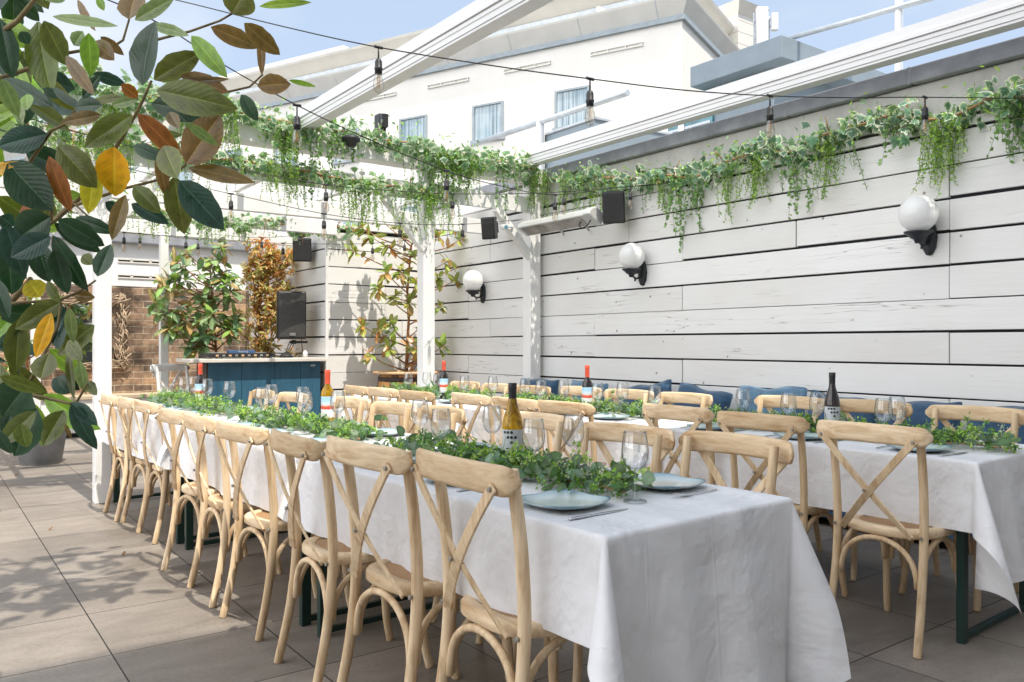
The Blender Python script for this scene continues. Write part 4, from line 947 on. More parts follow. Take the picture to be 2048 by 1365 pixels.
for px,l,k in ((1135,.5,'fern'),(1165,.42,'coin'),(1195,.45,'fern'),(1232,.35,'fern'),(1290,.3,'thin'),(1318,.36,'fern'),(1350,.62,'coin'),(1372,.68,'coin'),(1385,.5,'coin'),(1447,.52,'fern'),(1495,.42,'fern'),(1510,.5,'fern'),(1540,.34,'thin'),(1590,.55,'coin'),(1612,.48,'thin'),(1650,.5,'fern'),(1672,.42,'thin'),(1690,.62,'thin'),(1790,.40,'coin'),(1860,.45,'fern'),(1876,.55,'fern'),(1905,.36,'fern'),(2005,.48,'coin'),(2022,.52,'coin')):
    tf.append((max(0,min(1,(px-1118)/(2120-1118)))**.80,l,k))
# tuft positions by arc length of the nearest wall point
def near_t(px):
    r_=(px-1024)/CF; d=5.47/(cs*r_+sn); y=P(px,300,d).y; best=min(range(400),key=lambda i:abs(path_at(wallpts,i/399).y-y)); return best/399
tf=[(near_t(px),l,k) for (px,l,k) in ((1135,.5,'fern'),(1165,.42,'coin'),(1195,.45,'fern'),(1232,.35,'fern'),(1290,.3,'thin'),(1318,.36,'fern'),(1350,.6,'coin'),(1372,.62,'coin'),(1385,.5,'coin'),(1447,.5,'fern'),(1495,.42,'fern'),(1510,.46,'fern'),(1540,.34,'thin'),(1590,.5,'coin'),(1612,.44,'thin'),(1650,.46,'fern'),(1672,.4,'thin'),(1690,.56,'thin'),(1790,.36,'coin'),(1860,.42,'fern'),(1876,.50,'fern'),(1905,.34,'fern'),(2005,.42,'coin'),(2022,.44,'coin'))]
garland('g','ivy garland swagged along the top of the white plank wall',wallpts,34,135,tf,.078,(.16,.30,.21))

# ------------------------------------------------------------------ table garlands
def runner(label,x0,y0,x1,y1,seed,dens=1.0,half=.062):
    rr=random.Random(seed); t=thing('table_garland',label,'garland',(0,0,0),0,'eucalyptus garlands down the tables')
    pts=[Vector((x0,y0,TH+.02)).lerp(Vector((x1,y1,TH+.02)),i/12)+Vector((rr.gauss(0,.018),0,0)) for i in range(13)]; ln=plen(pts)
    b=MB(); b.tube(pts,.004,5,None); 
    obj('stem',b,M_TWIG,t)
    b=MB()
    for _ in range(int(200*ln*dens)):
        q=path_at(pts,rr.random())+Vector((rr.gauss(0,half),rr.gauss(0,.02),abs(rr.gauss(.016,.020))))
        c=vary(rr.choice([(.10,.17,.10),(.12,.20,.13),(.16,.24,.16),(.19,.27,.18),(.08,.16,.06)]),rr)
        sz=rr.uniform(.034,.064); leaf(b,q,Vector((rr.gauss(0,1),rr.gauss(0,1),rr.gauss(.25,.5))),rdir(rr,1.1),sz,sz*rr.uniform(.62,.85),c,.3,.12,5,None,.85)
    obj('eucalyptus_leaves',b,M_LEAF,t)
    b=MB()
    for _ in range(int(150*ln*dens)):
        c0=path_at(pts,rr.random())+Vector((rr.gauss(0,half*1.05),rr.gauss(0,.02),abs(rr.gauss(.03,.025))))
        up=rdir(rr,1.0); base=rr.choice([(.25,.42,.07),(.19,.35,.08),(.33,.49,.10),(.14,.28,.08)])
        b.tube([c0-up*.03,c0+up*.015],.0009,3,(.1,.16,.05),False)
        for k in range(13):
            q=c0+rdir(rr)*rr.uniform(.004,.022); leaf(b,q,rdir(rr,.3),rdir(rr,.7),rr.uniform(.012,.022),rr.uniform(.009,.014),vary(base,rr,.3),.2,.2,2)
    obj('boxwood_sprigs',b,M_LEAF,t)
    b=MB()
    for _ in range(int(42*ln*dens)):
        c0=path_at(pts,rr.random())+Vector((rr.gauss(0,half),0,abs(rr.gauss(.05,.02))))
        for k in range(9):
            q=c0+rdir(rr)*rr.uniform(.003,.016); quadleaf(b,q,rdir(rr,.5),rdir(rr,.5),.007,.007,vary((.62,.68,.45),rr,.15))
    obj('white_blossoms',b,M_LEAF,t)
for nm,k,x,y in TBL:
    rz=math.radians(2); dx=-math.sin(rz); c=x+(.0 if nm=='left-hand' else -.01)
    a0,a1={('left-hand',0):(-.62,.72),('left-hand',1):(-.72,.80),('left-hand',2):(-.80,.85),('right-hand',0):(-.90,.78),('right-hand',1):(-.70,.85),('right-hand',2):(-.72,.85)}[(nm,k)]
    runner(f"eucalyptus and boxwood garland on the {('near','middle','far')[k]} table of the {nm} row",c+a0*dx,y+a0,c+a1*dx,y+a1,50+k+(9 if nm[0]=='r' else 0),1.15 if k==0 else 1.0)

# ------------------------------------------------------------------ big magnolia in the left foreground
mg=thing('magnolia_tree','big magnolia in the left foreground with glossy green leaves, yellow ones coloured as sunlit','tree',(0,0,0))
rr=random.Random(77)
OL,DG,BR,YE_LIT,LI,PA=(.13,.16,.028),(.022,.068,.030),(.20,.125,.035),(.80,.42,.015),(.26,.45,.05),(.22,.30,.12)  # yellow and greens brightened in colour to stand for sun through the leaves
CC={'O':OL,'G':DG,'B':BR,'Y':YE_LIT,'L':LI,'P':PA,'R':(.33,.12,.03),'U':(.025,.075,.058),'W':(.62,.52,.04)}
S=.3516
def Z1(x,y,d): return P(x*S,y*S,d)
def Z2(x,y,d): return P(x*S,440+y*S,d)
view=Vector((sn,cs,0))
fol=MB()
def mleaf(Z,x0,y0,x1,y1,w,c,d=None,tilt=None):
    d=d or rr.uniform(1.48,1.74); dd=rr.uniform(-.035,.035)
    a=Z(x0,y0,d); e=Z(x1,y1,d+dd); v=e-a; ln=v.length
    wd=w*S/CF*d*1.18
    n=-view+Vector((rr.gauss(0,.13),rr.gauss(0,.13),rr.gauss(.10,.15)))
    cur=rr.uniform(.05,.35)
    col=vary(CC[c],rr,.12); c2=vary(CC[c],rr,.2)
    leaf(fol,a,v,n,ln*1.02,wd,col,cur,rr.uniform(.03,.17),9,c2,.88,True)
A=[(215,125,265,520,170,'O'),(250,120,375,370,115,'O'),(505,190,515,430,90,'L'),(440,0,515,165,48,'B'),(812,488,835,112,215,'G'),(876,455,1135,293,130,'O'),(860,140,1068,200,58,'P'),(1090,205,1283,430,92,'L'),(1200,155,1470,268,92,'B'),(1390,133,1588,314,95,'B'),(1490,430,1480,150,42,'B'),(1320,80,1400,-60,165,'O'),(1475,38,1765,4,48,'L'),(735,110,765,-60,135,'B'),(768,115,980,-12,80,'P'),(1465,492,1650,465,120,'B'),(1640,458,1797,492,28,'L'),(1372,540,1462,685,72,'G'),(892,515,1315,605,165,'O'),(862,590,1218,640,140,'G'),(1030,430,1292,520,95,'B'),(752,655,478,830,135,'O'),(578,655,343,695,70,'B'),(424,615,558,590,92,'G'),(525,580,697,545,48,'O'),(1058,935,1245,650,190,'B'),(785,650,1032,890,100,'R'),(650,838,640,1122,170,'Y'),(545,950,490,1217,110,'W'),(280,890,385,1205,95,'R'),(330,830,532,1055,150,'O'),(930,832,1000,1005,125,'O'),(900,870,942,1132,62,'B'),(1072,955,1437,1030,80,'B'),(990,1005,1045,1328,130,'O'),(1020,1030,1268,1302,155,'U'),(748,1160,950,1262,82,'U'),(714,1110,632,1362,85,'B'),(325,1125,455,1098,62,'L'),(268,762,-30,830,130,'U'),(45,930,290,1192,195,'G'),(285,1235,70,1370,180,'G'),(18,450,292,605,88,'G'),(8,450,102,665,82,'P'),(150,538,152,625,70,'L'),(0,110,62,440,120,'G'),(375,318,522,530,70,'B'),(300,500,425,605,42,'G'),(572,210,702,312,50,'B'),(540,235,640,335,85,'B'),(530,420,715,482,60,'U'),(300,95,660,145,55,'P'),(100,0,230,120,70,'G'),(250,0,375,-30,90,'P'),(555,-20,590,60,40,'L'),(760,1060,900,1200,90,'O'),(600,1150,700,1220,60,'U'),(120,180,160,250,60,'G'),(90,560,120,700,60,'P'),(850,780,1040,760,50,'P'),(640,600,780,560,55,'P'),(690,480,790,560,60,'R'),(1060,700,1240,830,50,'P'),(960,640,1010,720,60,'B'),(1000,470,1300,450,40,'B'),(430,1240,640,1320,70,'G'),(330,1250,580,1400,110,'G'),(760,830,920,900,70,'G'),(-20,960,120,920,34,'Y'),(-10,930,50,1000,60,'Y'),(130,1170,180,1290,70,'R'),(0,1230,85,1290,80,'U'),(470,560,560,430,60,'G'),(340,560,240,500,46,'G'),(420,260,470,180,80,'P')]
for q in A: mleaf(Z1,*q)
B2=[(352,465,78,622,112,'O'),(345,475,310,732,112,'U'),(292,530,198,782,82,'Y'),(395,500,412,702,58,'P'),(536,600,318,762,122,'O'),(232,905,272,752,125,'O'),(555,322,625,138,100,'G'),(300,90,472,405,105,'G'),(310,20,555,190,82,'G'),(285,95,58,205,135,'U'),(50,150,60,425,155,'G'),(215,130,265,352,125,'G'),(330,235,375,405,85,'O'),(0,85,142,335,58,'G'),(165,345,225,440,110,'W'),(415,425,525,442,62,'B'),(212,1075,55,1350,170,'G'),(200,1090,-10,1285,100,'O'),(362,1085,240,1282,130,'O'),(405,1048,532,1322,95,'U'),(165,930,-10,1132,200,'G'),(0,890,245,985,70,'O'),(390,740,402,1015,48,'O'),(455,800,472,992,70,'P'),(500,920,542,992,50,'O'),(60,1110,20,1230,100,'G'),(410,1040,550,1165,75,'U'),(385,690,450,790,80,'O'),(300,905,390,985,80,'U'),(330,890,440,960,60,'G'),(-30,330,40,560,90,'G'),(150,600,60,500,0.1,'G'),(270,350,330,470,60,'O'),(120,1160,140,1300,100,'O'),(370,1160,405,1245,24,'B'),(-20,1200,60,1330,70,'G'),(310,170,380,420,110,'G'),(470,200,520,250,60,'O'),(30,20,130,330,130,'U')]
for q in B2: mleaf(Z2,*q)
# deeper filler leaves of the same crown, massed to the left
for _ in range(125):
    x=rr.uniform(-200,60)+rr.random()**3*70; y=rr.uniform(-60,860); d=rr.uniform(1.76,2.4); a=rr.uniform(0,2*PI); l=rr.uniform(80,130)
    p=P(x,y,d); e=P(x+math.cos(a)*l,y+abs(math.sin(a))*l*.9,d+rr.uniform(-.1,.1))
    leaf(fol,p,e-p,-view+Vector((rr.gauss(0,.5),rr.gauss(0,.5),rr.gauss(.3,.4))),(e-p).length,.055*rr.uniform(.8,1.3),vary(CC[rr.choice('GGGOOOUL')],rr),.3,.2,7,None,.92,True)
obj('foliage',fol,M_MAG,mg)
b=MB()
def br(Z,pts,r0,r1,d0,d1):
    n=len(pts); b.tube([Z(x,y,d0+(d1-d0)*i/(n-1)) for i,(x,y) in enumerate(pts)],[ .68*(r0+(r1-r0)*i/(n-1)) for i in range(n)],8)
obj_b=[]
for Z,pts,r0,r1,d0,d1 in ((Z1,[(-200,520),(0,445),(200,380),(340,310),(460,290),(645,268)],.009,.004,1.75,1.7),(Z1,[(-100,1500),(130,1370),(320,1245),(440,1140),(560,990),(640,870),(700,775),(790,620),(862,460)],.011,.004,1.8,1.7),(Z1,[(430,1168),(600,1110),(700,1075),(960,1010),(1060,938)],.006,.0035,1.76,1.7),(Z1,[(-120,330),(0,190),(100,120),(205,-10)],.010,.006,1.7,1.6),(Z1,[(780,260),(920,220),(1080,180),(1250,120),(1322,78)],.005,.003,1.7,1.7),(Z1,[(1000,560),(1290,525),(1420,495),(1495,425)],.004,.0028,1.75,1.7),(Z1,[(60,1060),(150,955),(290,745),(390,700),(432,615)],.007,.0035,1.7,1.7),(Z1,[(290,1260),(295,1080),(300,1000)],.005,.004,1.7,1.7),(Z2,[(-200,495),(0,482),(340,456),(450,410),(545,345)],.006,.003,1.7,1.7),(Z2,[(-200,880),(0,942),(200,1000),(400,1045),(440,1030),(500,930)],.007,.003,1.75,1.65),(Z2,[(165,930),(220,830),(330,600),(345,470)],.006,.003,1.7,1.68),(Z2,[(-250,760),(0,525),(90,440),(175,335)],.012,.008,1.85,1.75),(Z2,[(-100,1320),(30,1200),(60,1090)],.006,.004,1.75,1.7),(Z1,[(640,268),(700,230),(735,110)],.0045,.003,1.7,1.7),(Z1,[(180,1365),(420,1160),(500,1230)],.005,.003,1.75,1.7)):
    br(Z,pts,r0,r1,d0,d1)
obj('branches',b,plain('olive_bark',(.22,.17,.08),.7,0,.3,.45,25,.3),mg)
# trunk and high crown (the part that throws the dappled shade on the paving)
base=Vector((-.55,2.35,0)); b=MB()
tp=[base,base+Vector((.03,.02,.7)),base+Vector((.06,.0,1.4)),base+Vector((.16,.1,2.1)),base+Vector((.4,.35,2.9)),base+Vector((.75,.7,3.6)),base+Vector((1.05,1.0,4.2))]
b.tube(tp,[.06,.05,.045,.04,.03,.02,.01],10)
for z,e in ((.9,P(-70,940,1.8)),(1.0,P(-70,760,1.8)),(1.3,P(-88,707,1.85)),(1.35,P(-35,527,1.8)),(1.7,P(-70,180,1.75)),(1.8,P(-42,116,1.7))):
    s_=base+Vector((.05,.02,z)); b.tube([s_,s_.lerp(e,.5)+Vector((0,0,.03)),e],[.02,.014,.010],7)
hi=MB()
for k in range(26):
    s_=path_at(tp,rr.uniform(.62,1)); e=Vector((rr.uniform(-.15,1.05),rr.uniform(2.5,3.35),rr.uniform(3.2,4.1)))
    b.tube([s_,s_.lerp(e,.5)+Vector((0,0,.1)),e],[.012,.008,.004],6)
    for j in range(13):
        q=e+rdir(rr)*rr.uniform(.02,.22); leaf(hi,q,rdir(rr,-.1),rdir(rr,1.2),rr.uniform(.14,.21),rr.uniform(.06,.085),vary(CC[rr.choice('GGOUL')],rr),.3,.2,6)
obj('trunk',b,M_BARK,mg); obj('upper_foliage',hi,M_LEAF,mg)
pl=thing('tree_planter','large grey planter holding the foreground magnolia','planter',(base.x,base.y,0))
b=MB(); b.lathe([(0,0),(.2,0),(.26,.48),(.28,.5),(.27,.52),(.24,.51),(.23,.46),(0,.46)],28); obj('pot',b,M_POT,pl)

# ------------------------------------------------------------------ potted shrubs
def shrub(name,label,base,trunkpts,tips,seed,cols,ln=(.10,.15),whorl=8,pot=None,bark=M_BARKR,lw=.42,extra=0,more=0):
    rr=random.Random(seed); t=thing(name,label,'tree' if name!='climbing_shrub' else 'shrub',(0,0,0))
    b=MB(); b.tube(trunkpts,[.022-.012*i/(len(trunkpts)-1) for i in range(len(trunkpts))],8)
    f=MB(); tips=[Vector(q) for q in tips]; tips=tips+[q+Vector((rr.gauss(0,.10),rr.gauss(0,.12),rr.gauss(0,.09))) for q in tips for _ in range(more)]
    for tip in tips:
        tip=Vector(tip); bt=min((i/40 for i in range(41)),key=lambda u:(path_at(trunkpts,u)-tip).length+ .9*max(0,path_at(trunkpts,u).z-tip.z+.25))
        s_=path_at(trunkpts,bt); mid=s_.lerp(tip,.55)+Vector((rr.gauss(0,.03),rr.gauss(0,.03),-.03))
        b.tube([s_,mid,tip],[.010,.007,.004],6)
        ax=(tip-mid).normalized()
        for k in range(whorl):
            a=2*PI*k/whorl+rr.uniform(-.4,.4); sd=ax.orthogonal().normalized(); sd=(Matrix.Rotation(a,3,ax)@sd)
            d=(sd*rr.uniform(.6,1.1)+ax*rr.uniform(-.2,.8)+Vector((0,0,rr.uniform(-.5,.15))))
            q=tip-ax*rr.uniform(0,.09); l=rr.uniform(*ln); leaf(f,q,d,Vector((rr.gauss(0,.3),rr.gauss(-.3,.3),1)),l,l*lw*rr.uniform(.8,1.15),vary(rr.choice(cols),rr),rr.uniform(.1,.6),.22,5)
        for k in range(extra):
            q=mid.lerp(tip,rr.random())+rdir(rr)*.05; l=rr.uniform(*ln); leaf(f,q,rdir(rr,-.4),rdir(rr,1),l,l*lw,vary(rr.choice(cols),rr),.3,.2,5)
    obj('trunk',b,bark,t); obj('crown',f,M_LEAFG if name!='dry_shrub' else M_LEAF,t); return t
BC=(5.0,9.08)
bp=thing('barrel_planter','oak wine barrel planter with dark hoops and pale rim board','planter',(BC[0],BC[1],0))
for k in range(20):
    a=2*PI*k/20; b=MB(); m=7; vs=[]; 
    for i in range(m):
        z=.86*i/(m-1); r=.33+.075*math.sin(PI*(i/(m-1)))
        for s_ in (-1,1): 
            aa=a+s_*PI/20*.97; vs+= [(r*math.cos(aa),r*math.sin(aa),z),((r-.03)*math.cos(aa),(r-.03)*math.sin(aa),z)]
    fs=[]
    for i in range(m-1):
        o=i*4; fs+=[(o,o+2,o+6,o+4),(o+3,o+1,o+5,o+7),(o+1,o,o+4,o+5),(o+2,o+3,o+7,o+6)]
    b.add(vs,fs,None,False)
    obj('stave',b,M_BARREL if k%3 else (bpy.data.materials.get('dark_stave') or plain('dark_stave',(.22,.13,.06),.6,0,.4,.4,9)),bp)
for z in (.80,.60,.26,.06):
    r=.33+.075*math.sin(PI*z/.86); b=MB(); b.lathe([(r+.003,z-.03),(r+.006,z-.028),(r+.006,z+.028),(r+.003,z+.03)],30); obj('hoop',b,M_HOOP,bp)
b=MB(); b.lathe([(.30,.865),(.42,.865),(.425,.88),(.42,.898),(.30,.898),(.30,.865)],40); obj('rim_board',b,M_BTOP,bp)
b=MB(); b.lathe([(0,.87),(.3,.86)],30); obj('soil',b,M_SOIL,bp)
T=[(BC[0],BC[1],.85),(5.0,9.05,1.25),(5.02,9.05,1.55),(5.0,9.05,1.9),(5.02,9.02,2.3),(5.05,9.0,2.65)]
tips=[PY(px,py,Y) for px,py,Y in ((716,452,9.1),(700,500,9.1),(735,470,9.0),(760,440,9.1),(775,490,9.0),(795,450,8.9),(820,440,8.8),(820,500,8.8),(800,540,8.8),(770,545,8.9),(752,575,9.0),(838,470,8.7),(880,470,8.6),(905,450,8.7),(930,475,8.6),(945,525,8.6),(900,520,8.5),(880,555,8.6),(915,560,8.7),(835,560,8.7),(790,590,8.9),(815,600,8.8),(885,610,8.7),(720,650,9.2),(755,655,9.1),(780,645,9.0),(775,690,9.0),(735,705,9.2),(830,690,8.8),(890,690,8.8),(850,640,8.8),(840,720,8.9))]
shrub('barrel_magnolia','leafy magnolia with bronze and green leaves growing in the wine barrel planter',BC,T,tips,5,[(.30,.38,.08),(.36,.36,.09),(.20,.30,.07),(.36,.24,.07),(.33,.38,.09),(.27,.33,.07),(.48,.22,.06)],(.12,.19),12,extra=2,more=0)
T=[(3.1,10.5,0),(3.08,10.5,.6),(3.05,10.5,1.2),(3.0,10.45,1.7),(2.95,10.4,2.2)]
tips=[PY(px,py,10.35) for px,py in ((345,520),(372,505),(395,540),(425,515),(448,545),(468,560),(455,590),(430,600),(400,590),(350,560),(330,590),(315,625),(345,625),(372,620),(395,640),(330,650),(355,660),(440,640),(470,630),(425,665),(385,695),(405,690),(470,650),(445,520),(380,680))]
shrub('young_magnolia','young magnolia with drooping dark leaves behind the left end of blue bar',(0,0),T,tips,6,[(.18,.28,.13),(.15,.26,.13),(.24,.33,.15),(.36,.25,.10),(.28,.44,.09)],(.14,.22),8,extra=2,more=1)
rr=random.Random(9); tips=[PY(rr.uniform(490,585),rr.uniform(500,700),10.5+rr.uniform(-.2,.2)) for _ in range(70)]
T=[(3.65,10.55,0),(3.65,10.55,.8),(3.62,10.55,1.4),(3.6,10.5,2.0),(3.58,10.5,2.45)]
d_=shrub('dry_shrub','withered orange and yellow shrub beside the black loudspeaker',(0,0),T,tips,8,[(.58,.47,.19),(.48,.44,.15),(.32,.34,.12),(.62,.42,.18),(.55,.27,.10)],(.05,.10),11,extra=12,lw=.38,more=1)
tips=[PY(x,y,10.5) for x,y in ((520,490),(535,485),(545,500),(528,510),(550,520),(512,520),(560,545),(500,545))]
f=MB(); rr=random.Random(10)
for tip in tips:
    for _ in range(34):
        l=rr.uniform(.04,.07); leaf(f,tip+rdir(rr)*rr.uniform(0,.13),rdir(rr),rdir(rr),l,l*.4,vary(rr.choice([(.62,.26,.07),(.66,.34,.12),(.55,.20,.06)]),rr),.4,.2,3)
obj('withered_top',f,M_LEAF,d_)
rr=random.Random(12); tips=[PY(rr.uniform(-30,120),rr.uniform(585,770),9.6+rr.uniform(-.4,.4)) for _ in range(30)]
bx=PY(55,800,9.7); T=[(bx.x,bx.y,.4),(bx.x,bx.y,.9),(bx.x-.02,bx.y,1.4),(bx.x-.03,bx.y,2.0)]
shrub('climbing_shrub','loose green shrub growing from the grey pot by the brick wall',(0,0),T,tips,13,[(.20,.33,.07),(.15,.26,.07),(.28,.38,.10),(.30,.17,.06)],(.08,.12),6,extra=2)
gp=thing('plant_pot','round grey pot on the paving in front of the white ledge','pot',(bx.x+.12,bx.y,0)); b=MB(); b.lathe([(0,0),(.19,0),(.25,.38),(.265,.40),(.25,.42),(.23,.40),(.22,.36),(0,.36)],28); obj('pot',b,M_POT,gp)

# ------------------------------------------------------------------ globe lamps
def globe(loc,rz,label):
    """wall plate at the origin, arm reaching along +x"""
    t=thing('globe_lamp',label,'wall lamp',loc,rz,'white globe wall lamps')
    b=MB(); pr=[(.0,-.12),(.02,-.115),(.045,-.07),(.055,0),(.045,.07),(.02,.115),(0,.12)]
    vs=[]; n=10
    for i,(w_,z) in enumerate(pr): vs+=[(.0,-w_,z),(.018,-w_*.9,z*.97),(.03,-w_*.4,z*.9),(.03,w_*.4,z*.9),(.018,w_*.9,z*.97),(0,w_,z)]
    b.add(vs,[(i*6+k,i*6+(k+1)%6,(i+1)*6+(k+1)%6,(i+1)*6+k) for i in range(len(pr)-1) for k in range(6)]); obj('back_plate',b,M_IRON,t)
    b=MB(); b.tube([(.025,0,-.02),(.06,0,-.05),(.10,0,-.055),(.14,0,-.03),(.15,0,.0)],[.010,.010,.010,.010,.012],8)
    b.tube([(.025,0,.03),(.07,0,.045),(.095,0,.02),(.08,0,-.005),(.06,0,.005)],.007,7); b.tube([(.10,0,-.055),(.105,0,-.08)],.009,7); obj('scroll_arm',b,M_IRON,t)
    M_=Matrix.Translation((.15,0,0)); b=MB(); b.lathe([(0,-.045),(.02,-.045),(.03,-.02),(.05,-.01),(.07,.012),(.088,.022),(.09,.034),(.06,.036),(0,.036)],24,M_); obj('lamp_holder',b,M_IRON,t)
    b=MB(); pr=[(.124*math.sin(PI*i/24),.152-.124*math.cos(PI*i/24)) for i in range(25)]; b.lathe(pr,32,M_); obj('globe',b,M_OPAL,t); return t
for y,z,lb in ((2.76,1.965,'white globe wall lamp nearest the camera, high on the plank wall'),(5.46,1.915,'middle white globe wall lamp on the plank wall below box speaker'),(8.15,1.855,'white globe wall lamp to the right of the barrel magnolia')):
    globe((5.548,y,z),PI,lb)
globe((4.128,10.85,1.99),PI,'white globe wall lamp just above the big black loudspeaker')

# ------------------------------------------------------------------ loudspeakers, heater, camera
def boxspk(loc,rot,label,w_=.17,h=.25,d=.15):
    t=thing('wall_speaker',label,'speaker',loc,0,'small black box speakers'); t.rotation_euler=rot
    b=MB(); b.prism([(-w_/2,0),(w_/2,0),(w_*.32,-d),(-w_*.32,-d)],-h/2,h/2); obj('cabinet',b,M_BLACK,t,bevel=.012)
    b=MB(); b.box(-w_*.44,.001,-h*.45,w_*.44,.010,h*.45); obj('grille',b,plain('speaker_grille',(.035,.035,.036),.55,.2,.5,.4,120,.4) if 'speaker_grille' not in bpy.data.materials else bpy.data.materials['speaker_grille'],t,bevel=.006)
    b=MB(); b.box(-.03,-d-.08,-.06,.03,-d-.001,.06); obj('bracket',b,M_BLACK,t); return t
boxspk((5.30,5.60,2.53),(math.radians(-14),0,math.radians(128)),'black box speaker tilted down on the plank wall above middle globe lamp',.22,.30,.17)
boxspk((5.20,7.55,2.55),(math.radians(-10),0,math.radians(120)),'black box speaker half hidden behind the right pergola post')
boxspk((3.95,9.9,2.44),(math.radians(-8),0,math.radians(152)),'black box speaker at the corner of the plank enclosure',.24,.30,.17)
s_=PY(759,250,6.98); boxspk((s_.x,s_.y,s_.z),(0,0,math.radians(-10)),'dark grey box speaker standing up behind the top ivy garland',.11,.17,.10)
s_=PY(702,283,6.8); a=thing('hanging_lamp','small black ceiling lamp hanging under the top ivy garland','lamp',s_); b=MB(); b.lathe([(0,.05),(.05,.05),(.085,.03),(.08,0),(.05,-.02),(.045,-.045),(.015,-.05),(0,-.05)],20); obj('shade',b,M_BLACK,a); b=MB(); b.tube([(0,0,-.05),(0,0,-.12)],.004,6); obj('pull_chain',b,M_SILV,a)
ps=thing('loudspeaker','large black loudspeaker raised above the right end of the blue bar','speaker',(3.80,9.92,1.30),math.radians(-12))
b=MB(); b.prism([(-.175,-.16),(-.18,-.10),(-.12,.17),(.12,.17),(.18,-.10),(.175,-.16)],.0,.60); obj('cabinet',b,M_BLACK,ps,bevel=.02)
b=MB(); vs=[]; n=13
for i in range(n):
    u=-1+2*i/(n-1); vs+=[(u*.158,-.168-.018*(1-u*u),.03),(u*.158,-.168-.018*(1-u*u),.575)]
b.add(vs,[(2*i,2*i+2,2*i+3,2*i+1) for i in range(n-1)]); obj('grille',b,plain('perforated_grille',(.075,.073,.07),.45,.4,.5,.5,160,.5),ps)
b=MB(); b.box(-.035,-.200,.045,.035,-.187,.078); pl_=obj('name_plate',b,M_SILV,ps)
def text(s,size,mat,parent,loc,rot,name='lettering',th=.0008):
    cu=bpy.data.curves.new(name,'FONT'); cu.body=s; cu.size=size; cu.align_x='CENTER'; cu.align_y='CENTER'; cu.extrude=th
    o=bpy.data.objects.new(name+'_c',cu); COL.objects.link(o); dg=bpy.context.evaluated_depsgraph_get(); me=bpy.data.meshes.new_from_object(o.evaluated_get(dg)); bpy.data.objects.remove(o); bpy.data.curves.remove(cu)
    o=bpy.data.objects.new(name,me); COL.objects.link(o); me.materials.clear(); me.materials.append(mat); o.parent=parent; o.location=loc; o.rotation_euler=rot; return o
text('ALTO',.024,M_DOT,pl_,(0,-.2008,.0615),(PI/2,0,0))
b=MB(); b.tube([(.05,.02,-.01),(.05,.02,-.06)],.03,10); b.box(.0,.0,-.05,.22,.04,-.02); obj('wall_bracket',b,M_IRON,ps)
b=MB()
for o_ in (0,.03,.06): b.tube([(-.0+o_,0,-.02),(-.03+o_,.0,-.10),(-.07+o_*.3,-.02,-.21)],.005,6)
b.tube([(.14,0,0),(.15,0,-.1),(.15,0,-.19)],.005,6); obj('cable',b,M_WIRE,ps)
pa=thing('power_adapter','black cable heap on the bar under the loudspeaker','adapter',(3.70,9.80,1.075)); b=MB(); b.prism([(-.09,-.04),(.09,-.04),(.09,.04),(-.09,.04)],0,.012); b.lathe([(.085,.012),(.05,.05),(.015,.065),(0,.066)],14); obj('cable_heap',b,M_WIRE,pa)
pa=thing('plug','white plug standing at the right end of the bar top','plug',(3.97,9.85,1.075)); b=MB(); b.lathe([(0,0),(.03,0),(.032,.05),(.02,.075),(.008,.085),(0,.085)],14); obj('plug_body',b,M_WALU,pa)
# patio heater
ht=thing('patio_heater','long silver infrared heater slung from the right pergola post','heater',(5.22,6.40,2.475)); ht.rotation_euler=(0,math.radians(32),0)
b=MB(); poly=[(-.075,-.05),(.075,-.05),(.085,.0),(.05,.055),(-.05,.055),(-.085,.0)]
M_=Matrix(((1,0,0,0),(0,0,1,0),(0,1,0,0),(0,0,0,1)))
b.prism(poly,-.56,.50,M_); obj('body',b,M_HEAT,ht,bevel=.008)
b=MB(); b.prism([(-.09,-.055),(.09,-.055),(.1,0),(.055,.062),(-.055,.062),(-.1,0)],-.66,-.56,M_); obj('end_cap',b,M_HEAT,ht,bevel=.012)
b=MB(); b.box(-.062,-.50,-.056,.062,.44,-.051); obj('heating_panel',b,M_HGLASS,ht)
b=MB(); b.tube([(0,-.60,-.05),(.0,-.59,-.12),(.0,-.52,-.14),(.0,-.46,-.10),(0,-.45,-.05)],.006,6); obj('cable',b,M_WIRE,ht)
for q in (.2,-.2):
    b=MB(); b.tube([(0,q,.05),(.12,q,.14),(.3,q,.1)],.012,8); obj('bracket',b,M_HEAT,ht)
cc=thing('security_camera','small white bullet camera beside the right pergola brace','camera',PY(1008,455,6.80)); cc.rotation_euler=(0,0,math.radians(-20))
b=MB(); b.tube([(0,-.08,-.01),(0,.06,.01)],.028,14); obj('housing',b,M_WALU,cc); b=MB(); b.tube([(0,-.088,-.011),(0,-.0805,-.01)],.02,14); obj('lens',b,M_TEAL,cc); b=MB(); b.tube([(0,.04,.01),(.08,.14,.03),(.16,.2,.03)],.01,8); obj('mount',b,M_WALU,cc)

